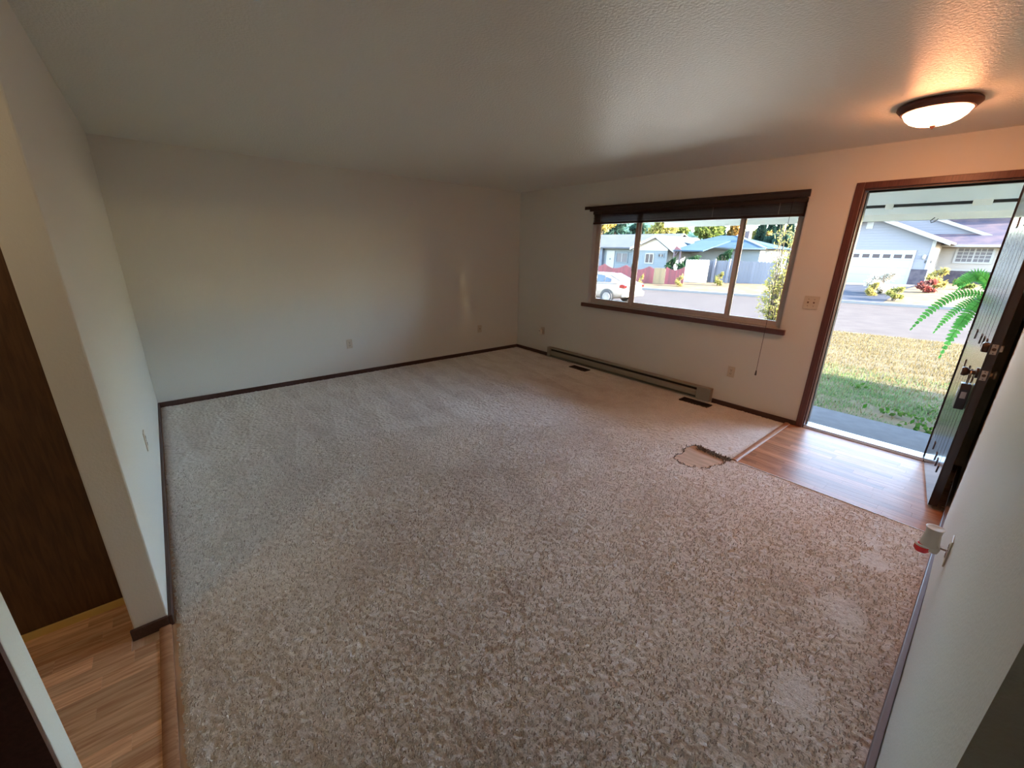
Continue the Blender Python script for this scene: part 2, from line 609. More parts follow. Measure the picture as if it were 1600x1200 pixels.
def build_carpet():
    x0, x1, y0, y1 = 0.012, XD - 0.004, YC + 0.018, -0.012
    nx, ny = int((x1 - x0) / GX), int((y1 - y0) / GX)
    xs = np.linspace(x0, x1, nx)
    ys = np.linspace(y0, y1, ny)
    X, Y = np.meshgrid(xs, ys)
    jit = GX * 0.35
    X = X + RNG.uniform(-jit, jit, X.shape)
    Y = Y + RNG.uniform(-jit, jit, Y.shape)
    n = RNG.random(X.shape)
    n2 = (n + np.roll(n, 1, 0) + np.roll(n, 1, 1) + np.roll(n, (1, 1), (0, 1))) / 4
    tuft = (0.45 * n + 0.55 * n2 * 1.6)
    big = smooth_noise(X.shape, (90, 100), RNG)
    # flattened, smoother patches where furniture feet stood
    flat = np.zeros_like(X)
    for (cx, cy, r) in FEET:
        if r:
            d = np.hypot((X - cx) * 1.0, (Y - cy) * 0.75)
            flat = np.maximum(flat, np.clip((r - d) / (0.02) + 0.5, 0, 1))
    amp = 0.0090 * (0.75 + 0.5 * big) * (1 - 0.55 * flat)
    Z = CH - 0.006 + amp * (tuft - 0.6)
    near = np.clip((3.3 - np.hypot(X - CAM.x, Y - CAM.y)) / 0.8, 0, 1)
    Z -= 0.0022 * near * (1 - 0.6 * flat)
    # edges drop to the floor
    ed = np.minimum.reduce([(X - x0), (Y - y0) * 1.0, (x1 - X), (y1 - Y)])
    Z -= 0.006 * np.clip(1 - ed / 0.02, 0, 1)
    # vacuum strokes: wedges fanning from the end wall, plus traffic wear
    wear = 0.5 + 0.22 * (smooth_noise(X.shape, (6, 7), RNG) - 0.5) + 0.20 * (smooth_noise(X.shape, (22, 25), RNG) - 0.5) + 0.16 * (smooth_noise(X.shape, (70, 80), RNG) - 0.5)
    for row, (xs0, ln, wd) in enumerate(((0.02, 0.85, 0.30), (0.62, 1.0, 0.34), (1.30, 1.1, 0.38))):
        ph = 0.11 * row
        k = np.floor((Y + ph) / wd)
        fr = (Y + ph) / wd - k
        t = np.clip((X - xs0 - 0.12 * np.sin(k * 2.3)) / ln, 0, 1)
        tri = np.where(np.abs(fr - 0.5 + 0.25 * t) < 0.48 * t + 0.03, 1.0, 0.0)
        rim_ = np.where(np.abs(np.abs(fr - 0.5 + 0.25 * t) - 0.48 * t - 0.03) < 0.035, 1.0, 0.0)
        ins = ((X > xs0) & (X < xs0 + ln)).astype(float)
        fade = np.clip((X - xs0) / 0.1, 0, 1) * np.clip((xs0 + ln - X) / 0.35, 0, 1)
        wear += (0.15 * (tri - 0.4) + 0.14 * rim_) * ins * fade
    # brownish traffic soil across the middle and towards the camera
    soil = np.exp(-(((X - 3.3) / 0.8) ** 2 + ((Y + 3.4) / 1.0) ** 2)) * smooth_noise(X.shape, (18, 20), RNG)
    wear -= 0.42 * soil
    soil2 = np.exp(-(((X - 2.2) / 0.9) ** 2 + ((Y + 1.0) / 0.9) ** 2)) * smooth_noise(X.shape, (14, 16), RNG)
    wear -= 0.16 * soil2
    wear += 0.05 * flat
    wear += 0.10 * (n2 - 0.5)
    keep = ~((X[:-1, :-1] > EX - 0.012) & (Y[:-1, :-1] > EY))
    keep &= hole_r(X[:-1, :-1] + GX / 2, Y[:-1, :-1] + GX / 2) > 0
    for (a0, a1, b0, b1) in ((1.435, 1.735, -0.245, -0.118), (3.135, 3.465, -0.245, -0.112)):
        keep &= ~((X[:-1, :-1] > a0) & (X[:-1, :-1] < a1) & (Y[:-1, :-1] > b0) & (Y[:-1, :-1] < b1))
    I = np.arange(nx * ny).reshape(ny, nx)
    F = np.stack([I[:-1, :-1], I[:-1, 1:], I[1:, 1:], I[1:, :-1]], -1)[keep]
    used = np.zeros(nx * ny, bool)
    used[F.ravel()] = True
    remap = np.cumsum(used) - 1
    V = np.stack([X, Y, Z], -1).reshape(-1, 3)[used]
    o = npmesh('carpet', V, remap[F], carpet_mat(), smooth=True)
    at_ = o.data.attributes.new('wear', 'FLOAT', 'POINT')
    at_.data.foreach_set('value', np.clip(wear.ravel()[used], 0, 1).astype(np.float32))
    tag(o, 'worn beige cut pile carpet covering the living room floor', 'carpet', kind='stuff')
    return o


carpet = build_carpet()


def build_yarn():
    """the pile itself where it can be made out: short bent yarn ends standing in the carpet"""
    n = 175000
    d = 3.6 * np.sqrt(RNG.random(n)) ** 1.25
    a = RNG.uniform(0, 2 * PI, n)
    x, y = CAM.x + d * np.cos(a), CAM.y + d * np.sin(a)
    k = (x < XD - 0.028) & (y > YC + 0.02) & (x > 0.03) & (y < -0.03) & ~((x > EX - 0.016) & (y > EY - 0.008)) & (hole_r(x, y) > 0.03)
    x, y = x[k], y[k]
    flat = np.zeros(len(x), bool)
    for (cx, cy, r) in FEET:
        flat |= np.hypot(x - cx, (y - cy) * 0.75) < r * RNG.uniform(0.55, 1.15, len(x))
    n = len(x)
    th = RNG.normal(2.2, 0.9, n)
    ln = RNG.uniform(0.006, 0.012, n)
    h = np.where(flat, 0.003, RNG.uniform(0.0045, 0.0150, n))
    bend = RNG.uniform(-1.2, 1.2, n)
    z0 = -0.0112
    P0 = np.stack([x, y, np.full(n, z0)], -1)
    P1 = P0 + np.stack([np.cos(th) * ln * 0.5, np.sin(th) * ln * 0.5, h], -1)
    P2 = P1 + np.stack([np.cos(th + bend) * ln * 0.6, np.sin(th + bend) * ln * 0.6, h * RNG.uniform(-0.35, 0.25, n)], -1)
    rad = RNG.uniform(0.0016, 0.0026, n)
    V = np.empty((n, 9, 3), np.float32)
    for q, (P, rr) in enumerate(((P0, 1.0), (P1, 1.0), (P2, 0.75))):
        sx, sy = -np.sin(th), np.cos(th)
        r_ = rad * rr
        V[:, q * 3] = P + np.stack([sx * r_, sy * r_, np.zeros(n)], -1)
        V[:, q * 3 + 1] = P - np.stack([sx * r_, sy * r_, np.zeros(n)], -1)
        V[:, q * 3 + 2] = P + np.stack([np.zeros(n), np.zeros(n), r_ * 1.5], -1)
    f = np.array([(0, 3, 5, 2), (1, 2, 5, 4), (3, 6, 8, 5), (4, 5, 8, 7)])
    F = (np.arange(n)[:, None, None] * 9 + f[None]).reshape(-1, 4)
    o = npmesh('yarn_tufts', V.reshape(-1, 3), F, carpet.data.materials[0], carpet, smooth=True)
    w_ = 0.56 + RNG.normal(0, 0.10, n) - 0.30 * np.exp(-(((x - 3.3) / 0.8) ** 2 + ((y + 3.4) / 1.0) ** 2)) * (0.5 + 0.5 * np.sin(x * 5.1 + 2 * np.sin(y * 4.3)) * np.sin(y * 6.2 + x))
    w_ = np.where(flat, w_ + 0.04, w_)
    at_ = o.data.attributes.new('wear', 'FLOAT', 'POINT')
    at_.data.foreach_set('value', np.repeat(np.clip(w_, 0, 1), 9).astype(np.float32))
    o['kind'] = 'stuff'
    return o


yarn = build_yarn()
# carpet backing pad: a dark thickness under the pile, cut the same way (hole rim and torn edge)
rim = MB()
edge = []
for k in range(90):
    a = 2 * PI * k / 90
    lo, hi = 0.02, 0.5
    for _ in range(24):
        mid = (lo + hi) / 2
        if hole_r(np.array(3.965 + mid * math.cos(a)), np.array(-1.415 + mid * math.sin(a))) < 0:
            lo = mid
        else:
            hi = mid
    edge.append((3.965 + lo * math.cos(a), -1.415 + lo * math.sin(a)))
M_PAD = mat('carpet_pad', (0.50, 0.55, 0.56), 0.9, vary=(60, 0.6, (0.25, 0.24, 0.24)))
for k in range(90):
    (xa, ya), (xb, yb) = edge[k], edge[(k + 1) % 90]
    if math.hypot(xa - xb, ya - yb) < 0.08:
        rim.quad((xa, ya, -0.013), (xb, yb, -0.013), (xb, yb, -0.004), (xa, ya, -0.004))
pad = rim.build('pad_edge', M_PAD, carpet)
pad['label'] = 'speckled foam pad edge around the torn hole'
fr = MB()
for k in range(520):
    (xa, ya) = edge[random.randrange(90)]
    if True:
        xa = random.uniform(3.86, 4.15)
        ya = -1.258 - 0.10 * (xa - 4.0) + random.gauss(0, 0.016)
        if random.random() < 0.22:
            xa, ya = random.choice(edge)
        if hole_r(np.array(xa), np.array(ya)) > 0.35:
            continue
    h = random.uniform(0.004, 0.022)
    a = random.uniform(0, 2 * PI)
    dx, dy = 0.012 * math.cos(a), 0.012 * math.sin(a)
    s = random.uniform(0.0015, 0.0035)
    fr.tube([(xa, ya, -0.010), (xa + dx * 0.5, ya + dy * 0.5, -0.010 + h), (xa + dx, ya + dy, -0.010 + h * 0.75)], [s, s * 0.8, s * 0.4], 4)
fo = fr.build('frayed_tufts', mat('frayed_yarn', (0.10, 0.065, 0.045), 0.9, vary=(40, 1.0, (0.34, 0.30, 0.26))), carpet)
tag(fo, 'frayed dark yarn along the torn carpet edge', kind='stuff')

# ================================================================== LAMINATE (entry and hall): planks are children of the floor
plank_me = {}


def plank(x0, x1, y0, y1, m):
    if m.name not in plank_me:
        g = 0.0012
        o = MB().prism([(-0.5, 0), (0.5, 0), (0.5, 0.0103), (0.5 - g, 0.0105), (-0.5 + g, 0.0105), (-0.5, 0.0103)], 'Y', -0.5, 0.5).build('plank', m, floor)
        plank_me[m.name] = o.data
    else:
        o = bpy.data.objects.new('plank', plank_me[m.name])
        COL.objects.link(o)
        o.parent = floor
    o.location = ((x0 + x1) / 2, (y0 + y1) / 2, -0.012)
    o.scale = (abs(x1 - x0) - 0.0004, abs(y1 - y0) - 0.0004, 1)
    return o


rw = 0.0655
y = EY + 0.004
row = 0
while y < -0.001:
    y2 = min(y + rw, 0.0)
    x = EX + 0.03 - random.uniform(0, 0.35)
    while x < XD - 0.022:
        xe = x + random.choice((0.30, 0.38, 0.46))
        xa, xb = max(x, EX + 0.03), min(xe, XD - 0.023)
        if xb - xa > 0.03:
            plank(xa, xb, y, y2, M_PLANK)
        x = xe
    y = y2
    row += 1
x = 3.004
while x < 4.13:
    x2 = min(x + rw, 4.133)
    y = -4.842 + random.uniform(0, 0.3)
    while y > -5.84:
        ye = y - random.choice((0.28, 0.36, 0.44))
        top = -4.842 if x > XC + 0.012 else YC - 0.126
        ya, yb = min(y, top), max(ye, -5.845)
        if 0 < top - yb < 0.06:
            y = top
            ye = yb - 0.3
            yb = max(ye, -5.845)
            ya = top
        if ya - yb > 0.03:
            plank(x, x2, yb, ya, M_PLANKY)
        y = ye
    x = x2
# strips between laminate and carpet
struct(MB().prism([(EX - 0.012, -0.012), (EX + 0.030, -0.012), (EX + 0.030, 0.002), (EX + 0.018, 0.008), (EX - 0.004, 0.007), (EX - 0.012, 0.0)], 'Y', EY + 0.002, -0.015).build('trim_2', M_STRIP, smooth=True),
       'wooden transition strip between the entry laminate and the carpet')
bxo = bx('trim_3', mat('pale_edge', (0.66, 0.60, 0.56), 0.6), None, EX + 0.031, XD - 0.024, EY - 0.006, EY + 0.003, -0.012, 0.0005)
struct(bxo, 'thin pale edge where the entry laminate meets the carpet')
bxo = bx('trim_4', mat('pale_edge', (0.6, 0.5, 0.45), 0.6), None, EX + 0.0305, EX + 0.036, EY + 0.004, -0.016, -0.012, 0.0012)
struct(bxo, 'thin pale line along the transition strip')
struct(MB().prism([(-4.842, -0.012), (-4.800, -0.012), (-4.800, -0.002), (-4.808, 0.003), (-4.834, 0.003), (-4.842, 0.0)], 'X', XC + 0.016, 5.36).build('trim_5', M_STRIP, smooth=True),
       'wooden strip between the hall laminate and the carpet')

# ================================================================== WINDOW
win = struct(empty('window_1', (0, 0, 0)), 'wide three panel aluminium slider window')
M_REV = mat('window_reveal_white', (0.66, 0.66, 0.64), 0.5)
M_SILL = wood('sill_wood', (0.085, 0.028, 0.020), (0.120, 0.042, 0.030), 'X', 8, 0.32, 0.03)
# white lining of the opening
bx('reveal', M_REV, win, WX0, WX0 + 0.012, 0.0, 0.105, WZ0, WZ1)
bx('reveal', M_REV, win, WX1 - 0.012, WX1, 0.0, 0.105, WZ0, WZ1)
bx('reveal', M_REV, win, WX0 + 0.012, WX1 - 0.012, 0.0, 0.105, WZ1 - 0.012, WZ1)
bx('reveal', M_REV, win, WX0 + 0.012, WX1 - 0.012, 0.0, 0.105, WZ0 - 0.004, WZ0 + 0.008)
sill = MB().box(1.405, 3.968, -0.040, 0.0, 0.855, 0.905).box(WX0 + 0.001, WX1 - 0.001, 0.0, 0.030, 0.906, 0.9135).build('sill', M_SILL, win, bevel=0.005)
sill['label'] = 'dark red brown wooden sill'
f0, f1 = 0.062, 0.104
fx0, fx1, fz0, fz1 = WX0 + 0.012, WX1 - 0.012, WZ0 + 0.008, WZ1 - 0.012
fw = 0.034
bx('frame_jamb', M_ALU, win, fx0, fx0 + fw, f0, f1, fz0, fz1, bevel=0.002)
bx('frame_jamb', M_ALU, win, fx1 - fw, fx1, f0, f1, fz0, fz1, bevel=0.002)
bx('frame_track', M_ALU, win, fx0 + fw, fx1 - fw, f0, f1, fz0, fz0 + 0.022, bevel=0.002)
bx('frame_track', M_ALU, win, fx0 + fw, fx1 - fw, f0, f1, fz1 - 0.022, fz1, bevel=0.002)


def sash(x0, x1, ya, yb, st):
    z0, z1 = fz0 + 0.022, fz1 - 0.022
    s = MB().box(x0, x0 + st, ya, yb, z0, z1).box(x1 - st, x1, ya, yb, z0, z1).box(x0 + st, x1 - st, ya, yb, z0, z0 + st).box(x0 + st, x1 - st, ya, yb, z1 - st, z1).build('sash', M_ALU, win, bevel=0.002)
    bx('pane', M_GLASS, s, x0 + st, x1 - st, (ya + yb) / 2 - 0.002, (ya + yb) / 2 + 0.002, z0 + st, z1 - st)
    return s


m1, m2 = 2.128, 3.365
s1 = sash(fx0 + fw, m1 + 0.018, 0.066, 0.081, 0.036)
sash(m1 + 0.004, m2 + 0.022, 0.084, 0.100, 0.042)
s3 = sash(m2 - 0.030, fx1 - fw, 0.066, 0.081, 0.036)
lt = MB().box(m1 - 0.012, m1 + 0.010, 0.050, 0.0655, 1.36, 1.46).box(m1 - 0.006, m1 + 0.006, 0.036, 0.050, 1.38, 1.44).build('latch', M_STEEL, s1, bevel=0.003)
lt['label'] = 'small pale sash latch'

# ------------------------------------------------------------------ raised wooden blind
bl = tag(empty('window_blind', (2.69, -0.02, 2.10)), 'dark brown wooden venetian blind drawn up above the window', 'blind')
bl.location = (0, 0, 0)
val = MB()
val.prism([(-0.052, 2.088), (-0.038, 2.088), (-0.034, 2.100), (-0.034, 2.135), (-0.040, 2.148), (-0.058, 2.148), (-0.058, 2.135), (-0.052, 2.128)], 'X', 1.455, 3.93)
vo = val.build('valance', M_BLIND, bl)
bx('valance_return', M_BLIND, bl, 1.375, 1.452, -0.060, -0.046, 2.112, 2.150)
MB().box(1.50, 3.905, -0.030, 0.030, 2.050, 2.092).build('headrail', M_BLIND, bl, bevel=0.002)
sl0 = None
NS = 24
for i in range(NS):
    z = 1.957 + i * 0.0040
    if sl0 is None:
        sl0 = MB().prism([(-0.025, -0.0013), (0, 0.0004), (0.025, -0.0013), (0.025, 0.0013), (0, 0.003), (-0.025, 0.0013)], 'X', -1.195, 1.195).build('slat', M_BLIND, bl)
        o = sl0
    else:
        o = copy_obj(sl0, bl)
    o.location = (2.705 + random.uniform(-0.004, 0.004), 0.0 + random.uniform(-0.003, 0.003), z)
    o.rotation_euler = (random.uniform(-0.02, 0.02), 0, 0)
bx('bottom_rail', M_BLIND, bl, 1.505, 3.90, -0.027, 0.027, 1.930, 1.954, bevel=0.003)
for x in (1.63, 3.08, 3.70):
    lc = MB()
    for k in range(7):
        lc.tube([(x, -0.0305, 1.955 + k * 0.014), (x + 0.004, -0.034, 1.961 + k * 0.014), (x, -0.0305, 1.966 + k * 0.014)], 0.0022, 5)
    lo = lc.build('ladder_cord', mat('pale_cord', (0.55, 0.50, 0.42), 0.8), bl)
cdn = MB().tube([(3.806, -0.050, 2.08), (3.806, -0.056, 1.6), (3.805, -0.052, 0.95), (3.804, -0.050, 0.47)], 0.0022, 6)
cdn.build('pull_cord', mat('dark_cord', (0.03, 0.018, 0.014), 0.7), bl)
MB().lathe([(0.003, 0.052), (0.006, 0.045), (0.009, 0.01), (0.008, 0.0)], (3.804, -0.050, 0.418), 10).build('tassel', M_BLIND, bl, smooth=True)
MB().tube([(2.5, -0.031, 2.046), (2.5, -0.031, 2.046 + 1e-3)], 0.001, 4)

# ================================================================== FRONT DOOR
# casing
tr = struct(empty('trim_6', (DX0, 0, 0)), 'dark red brown casing around the open front door')
tr.location = (0, 0, 0)
M_CASE = wood('door_casing', (0.085, 0.026, 0.020), (0.125, 0.040, 0.030), 'Z', 7, 0.35, 0.04)
cp = lambda: None
bx('casing_leg', M_CASE, tr, DX0 - 0.055, DX0, -0.016, 0, -0.012, DZ1 + 0.050, bevel=0.004)
bx('casing_leg', M_CASE, tr, DX1, DX1 + 0.055, -0.016, 0, -0.012, DZ1 + 0.050, bevel=0.004)
bx('casing_head', M_CASE, tr, DX0 + 0.0005, DX1 - 0.0005, -0.016, 0, DZ1, DZ1 + 0.050, bevel=0.004)
M_JAMB = wood('door_jamb', (0.055, 0.020, 0.018), (0.085, 0.032, 0.028), 'Z', 7, 0.3, 0.03)
bx('jamb', M_JAMB, tr, DX0, DX0 + 0.012, 0, 0.165, 0.0, DZ1 - 0.012)
bx('jamb', M_JAMB, tr, DX1 - 0.012, DX1, 0, 0.165, 0.0, DZ1 - 0.012)
bx('jamb_head', M_JAMB, tr, DX0, DX1, 0, 0.165, DZ1 - 0.012, DZ1)
so_ = MB().box(DX0 + 0.012, DX0 + 0.024, 0.052, 0.092, 0.02, DZ1 - 0.024).box(DX0 + 0.024, DX1 - 0.024, 0.052, 0.092, DZ1 - 0.024, DZ1 - 0.012).box(DX1 - 0.024, DX1 - 0.012, 0.052, 0.092, 0.02, DZ1 - 0.024)
so_.build('door_stop', M_BLACK, tr)
ws = MB().box(DX0 + 0.012, DX0 + 0.016, 0.040, 0.050, 0.03, DZ1 - 0.02)
ws.build('weather_strip', mat('weather_strip', (0.45, 0.42, 0.40), 0.5), tr)
th = MB().prism([(-0.004, -0.012), (-0.004, 0.004), (0.02, 0.020), (0.06, 0.024), (0.09, 0.030), (0.13, 0.026), (0.19, 0.0), (0.19, -0.012)], 'X', DX0 + 0.012, DX1 - 0.012)
th.build('threshold', mat('threshold_metal', (0.55, 0.53, 0.50), 0.3, metal=0.7), tr)

# the leaf, hinged on the right and swung into the room
HX, HY = 5.157, -0.006
ang = math.atan2(5.272 - HX, 0.890)
leaf = struct(empty('door_1', (HX, HY, 0)), 'dark brown front door with routed grooves standing open against the right wall')
leaf.rotation_euler = (0, 0, -PI / 2 + ang)          # local +X runs from hinge to latch edge; local -Y is the outdoor face
LW, LT, LZ0, LZ1 = 0.885, 0.044, 0.022, 2.098


def lf(mb, name, m, bevel=0.0, smooth=False, parent=leaf):
    return mb.build(name, m, parent, smooth=smooth, bevel=bevel)


def leafbox(name, m, x0, x1, y0, y1, z0, z1, bevel=0.0, parent=leaf):
    return MB().box(x0, x1, y0, y1, z0, z1).build(name, m, parent, bevel=bevel)


# outdoor face is at local y = 0 and the slab goes to +LT (towards the right wall)
leafbox('slab_core', M_DOOR, 0, LW, 0.007, LT, LZ0, LZ1, bevel=0.002)
grooves = [0.14, 0.26, 0.38, 0.50, 0.62, 0.74]
panels = [(0.26, 0.86), (1.12, 1.80)]
gw = 0.009
zs = [LZ0, 0.26, 0.86, 1.12, 1.80, LZ1]
leafbox('rail', M_DOOR, 0, LW, 0, 0.007, LZ0, 0.26)
leafbox('rail', M_DOOR, 0, LW, 0, 0.007, 0.86, 1.12)
leafbox('rail', M_DOOR, 0, LW, 0, 0.007, 1.80, LZ1)
for (z0, z1) in panels:
    xs_ = [0.0] + grooves + [LW]
    for a, b in zip(xs_[:-1], xs_[1:]):
        a2 = a + (gw / 2 if a > 0 else 0)
        b2 = b - (gw / 2 if b < LW else 0)
        leafbox('board', M_DOOR, a2, b2, 0, 0.007, z0, z1, bevel=0.0015)
# spear shaped ends of the grooves, standing slightly proud
tip0 = None
for (z0, z1) in panels:
    for i, g in enumerate(grooves[1::2] + grooves[4:5]):
        for zz, sg in ((z0, -1), (z1, 1)):
            o = MB().prism([(g - 0.016, zz), (g, zz + sg * 0.055), (g + 0.016, zz), (g, zz - sg * 0.012)], 'Y', -0.005, 0.0).build('groove_tip', mat('groove_tip_paint', (0.11, 0.09, 0.09), 0.25), leaf)
# latch edge plates, knobs, deadbolt
M_PLATE = mat('latch_plate', (0.52, 0.46, 0.38), 0.35, metal=0.8)
for zc in (0.93, 1.09):
    pl = leafbox('latch_plate', M_PLATE, LW - 0.001, LW + 0.0022, 0.009, 0.035, zc - 0.030, zc + 0.030, bevel=0.001)
    MB().lathe([(0.009, 0), (0.009, 0.004), (0.006, 0.009)], (LW + 0.002, 0.022, zc), 14, 'X').build('bolt', M_BRONZE, pl, smooth=True)
    for s in (-1, 1):
        MB().lathe([(0.003, 0), (0.003, 0.001)], (LW + 0.0022, 0.022, zc + s * 0.022), 8, 'X').build('screw', M_DARK, pl)
kx = LW - 0.062
kb = MB().lathe([(0.0, -0.0005), (0.032, -0.0005), (0.032, -0.008), (0.014, -0.012), (0.014, -0.034), (0.020, -0.038), (0.027, -0.048), (0.028, -0.060), (0.022, -0.068), (0.0, -0.070)], (kx, 0, 0.93), 22, 'Y').build('outer_knob', M_BRONZE, leaf, smooth=True)
kb['label'] = 'bronze outer knob'
kb = MB().lathe([(0.0, LT + 0.0005), (0.030, LT + 0.0005), (0.030, LT + 0.006), (0.012, LT + 0.010), (0.012, LT + 0.018), (0.024, LT + 0.024), (0.026, LT + 0.030), (0.020, LT + 0.036), (0.0, LT + 0.037)], (kx, 0, 0.93), 22, 'Y').build('inner_knob', M_PLATE, leaf, smooth=True)
MB().lathe([(0.0, -0.0005), (0.031, -0.0005), (0.030, -0.018), (0.024, -0.024), (0.0, -0.025)], (kx, 0, 1.09), 22, 'Y').build('deadbolt_cylinder', M_BRONZE, leaf, smooth=True)
MB().box(kx - 0.006, kx + 0.006, LT + 0.0005, LT + 0.022, 1.07, 1.11).build('thumb_turn', M_PLATE, leaf, bevel=0.003)
for zc in (0.25, 1.05, 1.85):
    MB().tube([(-0.004, LT * 0.5 - 0.018, zc - 0.045), (-0.004, LT * 0.5 - 0.018, zc + 0.045)], 0.006, 8).build('hinge', M_BRONZE, leaf)
# sales lock box hung on the outer knob
lb = tag(empty('lock_box', (0, 0, 0)), 'black key lock box hanging on the front door knob', 'lock box')
lb.parent = None
lbm = leaf.matrix_basis
Rz = Matrix.Rotation(leaf.rotation_euler.z, 4, 'Z')
lb.matrix_world = Matrix.Translation(Vector((HX, HY, 0)) + (Rz @ Vector((kx, -0.026, 0.78)))) @ Rz
body = MB().prism([(-0.042, -0.085), (0.042, -0.085), (0.046, -0.075), (0.046, 0.045), (0.026, 0.078), (-0.026, 0.078), (-0.046, 0.045), (-0.046, -0.075)], 'Y', -0.024, 0.022).build('body', mat('lock_box_shell', (0.018, 0.020, 0.030), 0.35), lb, bevel=0.004)
MB().box(-0.020, 0.020, -0.0262, -0.0242, -0.01, 0.042).build('sticker', mat('grey_sticker', (0.42, 0.42, 0.45), 0.5), lb)
MB().box(0.0462, 0.0472, -0.014, 0.010, -0.012, 0.030).build('sticker', mat('grey_sticker', (0.4, 0.4, 0.4), 0.5), lb)
sh = [(-0.022, 0, 0.070)] + [(-0.022 * math.cos(t), 0, 0.128 + 0.030 * math.sin(t)) for t in np.linspace(0, PI, 9)] + [(0.022, 0, 0.070)]
MB().tube(sh, 0.0042, 8).build('shackle', M_STEEL, lb, smooth=True)

# ================================================================== CEILING LIGHT
LX, LY = 4.735, -0.945
lamp = tag(empty('ceiling_light', (LX, LY, H)), 'lit frosted bowl ceiling light with bronze rim near the door', 'ceiling light')
M_RIM = mat('light_bronze', (0.13, 0.055, 0.045), 0.35, metal=0.55)
MB().lathe([(0.0, -0.001), (0.172, -0.001), (0.180, -0.008), (0.182, -0.018), (0.174, -0.028), (0.168, -0.032), (0.160, -0.044), (0.150, -0.046), (0.148, -0.030), (0.0, -0.028)], seg=64).build('rim', M_RIM, lamp, smooth=True)
mg = bpy.data.materials.new('lit_frosted_glass')
mg.use_nodes = True
_n, _l = mg.node_tree.nodes, mg.node_tree.links
_p = _n['Principled BSDF']
_p.inputs['Base Color'].default_value = (0.85, 0.72, 0.55, 1)
_p.inputs['Roughness'].default_value = 0.3
_p.inputs['Emission Color'].default_value = (1.0, 0.37, 0.16, 1)
_p.inputs['Emission Strength'].default_value = 30.0
MB().lathe([(0.147, -0.036), (0.145, -0.050), (0.134, -0.070), (0.112, -0.090), (0.082, -0.104), (0.045, -0.112), (0.0, -0.115)], seg=64).build('glass_bowl', mg, lamp, smooth='all')
MB().lathe([(0.0, -0.112), (0.014, -0.113), (0.015, -0.118), (0.009, -0.122), (0.006, -0.130), (0.0, -0.133)], seg=20).build('finial', M_RIM, lamp, smooth=True)

# the same fitting in the hall, behind the stub wall
hl = tag(empty('hall_light', (3.80, -5.62, H)), 'round frosted ceiling light in the hall behind the stub wall', 'ceiling light')
for o in list(lamp.children):
    copy_obj(o, hl)
mh = mg.copy()
mh.name = 'lit_frosted_glass_hall'
mh.node_tree.nodes['Principled BSDF'].inputs['Emission Color'].default_value = (1.0, 0.72, 0.46, 1)
mh.node_tree.nodes['Principled BSDF'].inputs['Emission Strength'].default_value = 9.5
for o in hl.children:
    if o.name.startswith('glass_bowl'):
        o.data = o.data.copy()
        o.data.materials[0] = mh

# ================================================================== WALL HEATER, REGISTERS
ht = tag(empty('baseboard_heater', (2.1, 0, 0)), 'long beige electric baseboard heater under the window', 'heater')
ht.location = (0, 0, 0)
hx0, hx1 = 0.805, 3.398
MB().prism([(0, 0.008), (0, 0.152), (-0.020, 0.152), (-0.058, 0.147), (-0.058, 0.132), (-0.052, 0.132), (-0.052, 0.138), (-0.012, 0.144), (-0.012, 0.008)], 'X', hx0 + 0.012, hx1 - 0.012).build('back_panel', M_HEAT, ht)
MB().prism([(-0.060, 0.092), (-0.046, 0.102), (-0.046, 0.098), (-0.055, 0.088), (-0.060, 0.044), (-0.046, 0.038), (-0.046, 0.034), (-0.065, 0.040), (-0.064, 0.09)], 'X', hx0 + 0.07, hx1 - 0.16).build('front_panel', M_HEAT, ht)
bx('fin_core', M_DARK, ht, hx0 + 0.02, hx1 - 0.02, -0.040, -0.013, 0.030, 0.125)
bx('end_cap', M_HEAT, ht, hx0, hx0 + 0.068, -0.066, 0, 0.006, 0.153, bevel=0.003)
bx('end_cap', M_HEAT, ht, hx1 - 0.158, hx1, -0.066, 0, 0.006, 0.153, bevel=0.003)
bx('control_plate', M_HEAT, ht, hx1 - 0.10, hx1 - 0.03, -0.0685, -0.0655, 0.030, 0.115, bevel=0.001)
bx('base_strip', M_HEAT, ht, hx0 + 0.06, hx1 - 0.15, -0.058, -0.013, 0.006, 0.014)
M_REG = mat('register_brown', (0.028, 0.016, 0.011), 0.45)


def register(x0, x1, y0, y1, label):
    r = tag(empty('floor_register', ((x0 + x1) / 2, (y0 + y1) / 2, -0.012)), label, 'floor register', 'brown floor registers')
    a, b = (x1 - x0) / 2, (y1 - y0) / 2
    MB().box(-a, a, -b, -b + 0.012, 0.0, 0.016).box(-a, a, b - 0.012, b, 0.0, 0.016).box(-a, -a + 0.012, -b + 0.012, b - 0.012, 0.0, 0.016).box(a - 0.012, a, -b + 0.012, b - 0.012, 0.0, 0.016).build('frame', M_REG, r, bevel=0.002)
    bx('duct', M_DARK, r, -a + 0.012, a - 0.012, -b + 0.012, b - 0.012, 0.0, 0.002)
    lv = MB()
    k = -a + 0.02
    while k < a - 0.02:
        lv.box(k, k + 0.003, -b + 0.012, b - 0.012, 0.004, 0.013)
        k += 0.011
    lv.build('louvers', M_REG, r)


register(1.437, 1.733, -0.243, -0.120, 'brown floor register at the far end of the heater')
register(3.137, 3.463, -0.243, -0.114, 'brown floor register at the near end of the heater')

# ================================================================== COVER PLATES


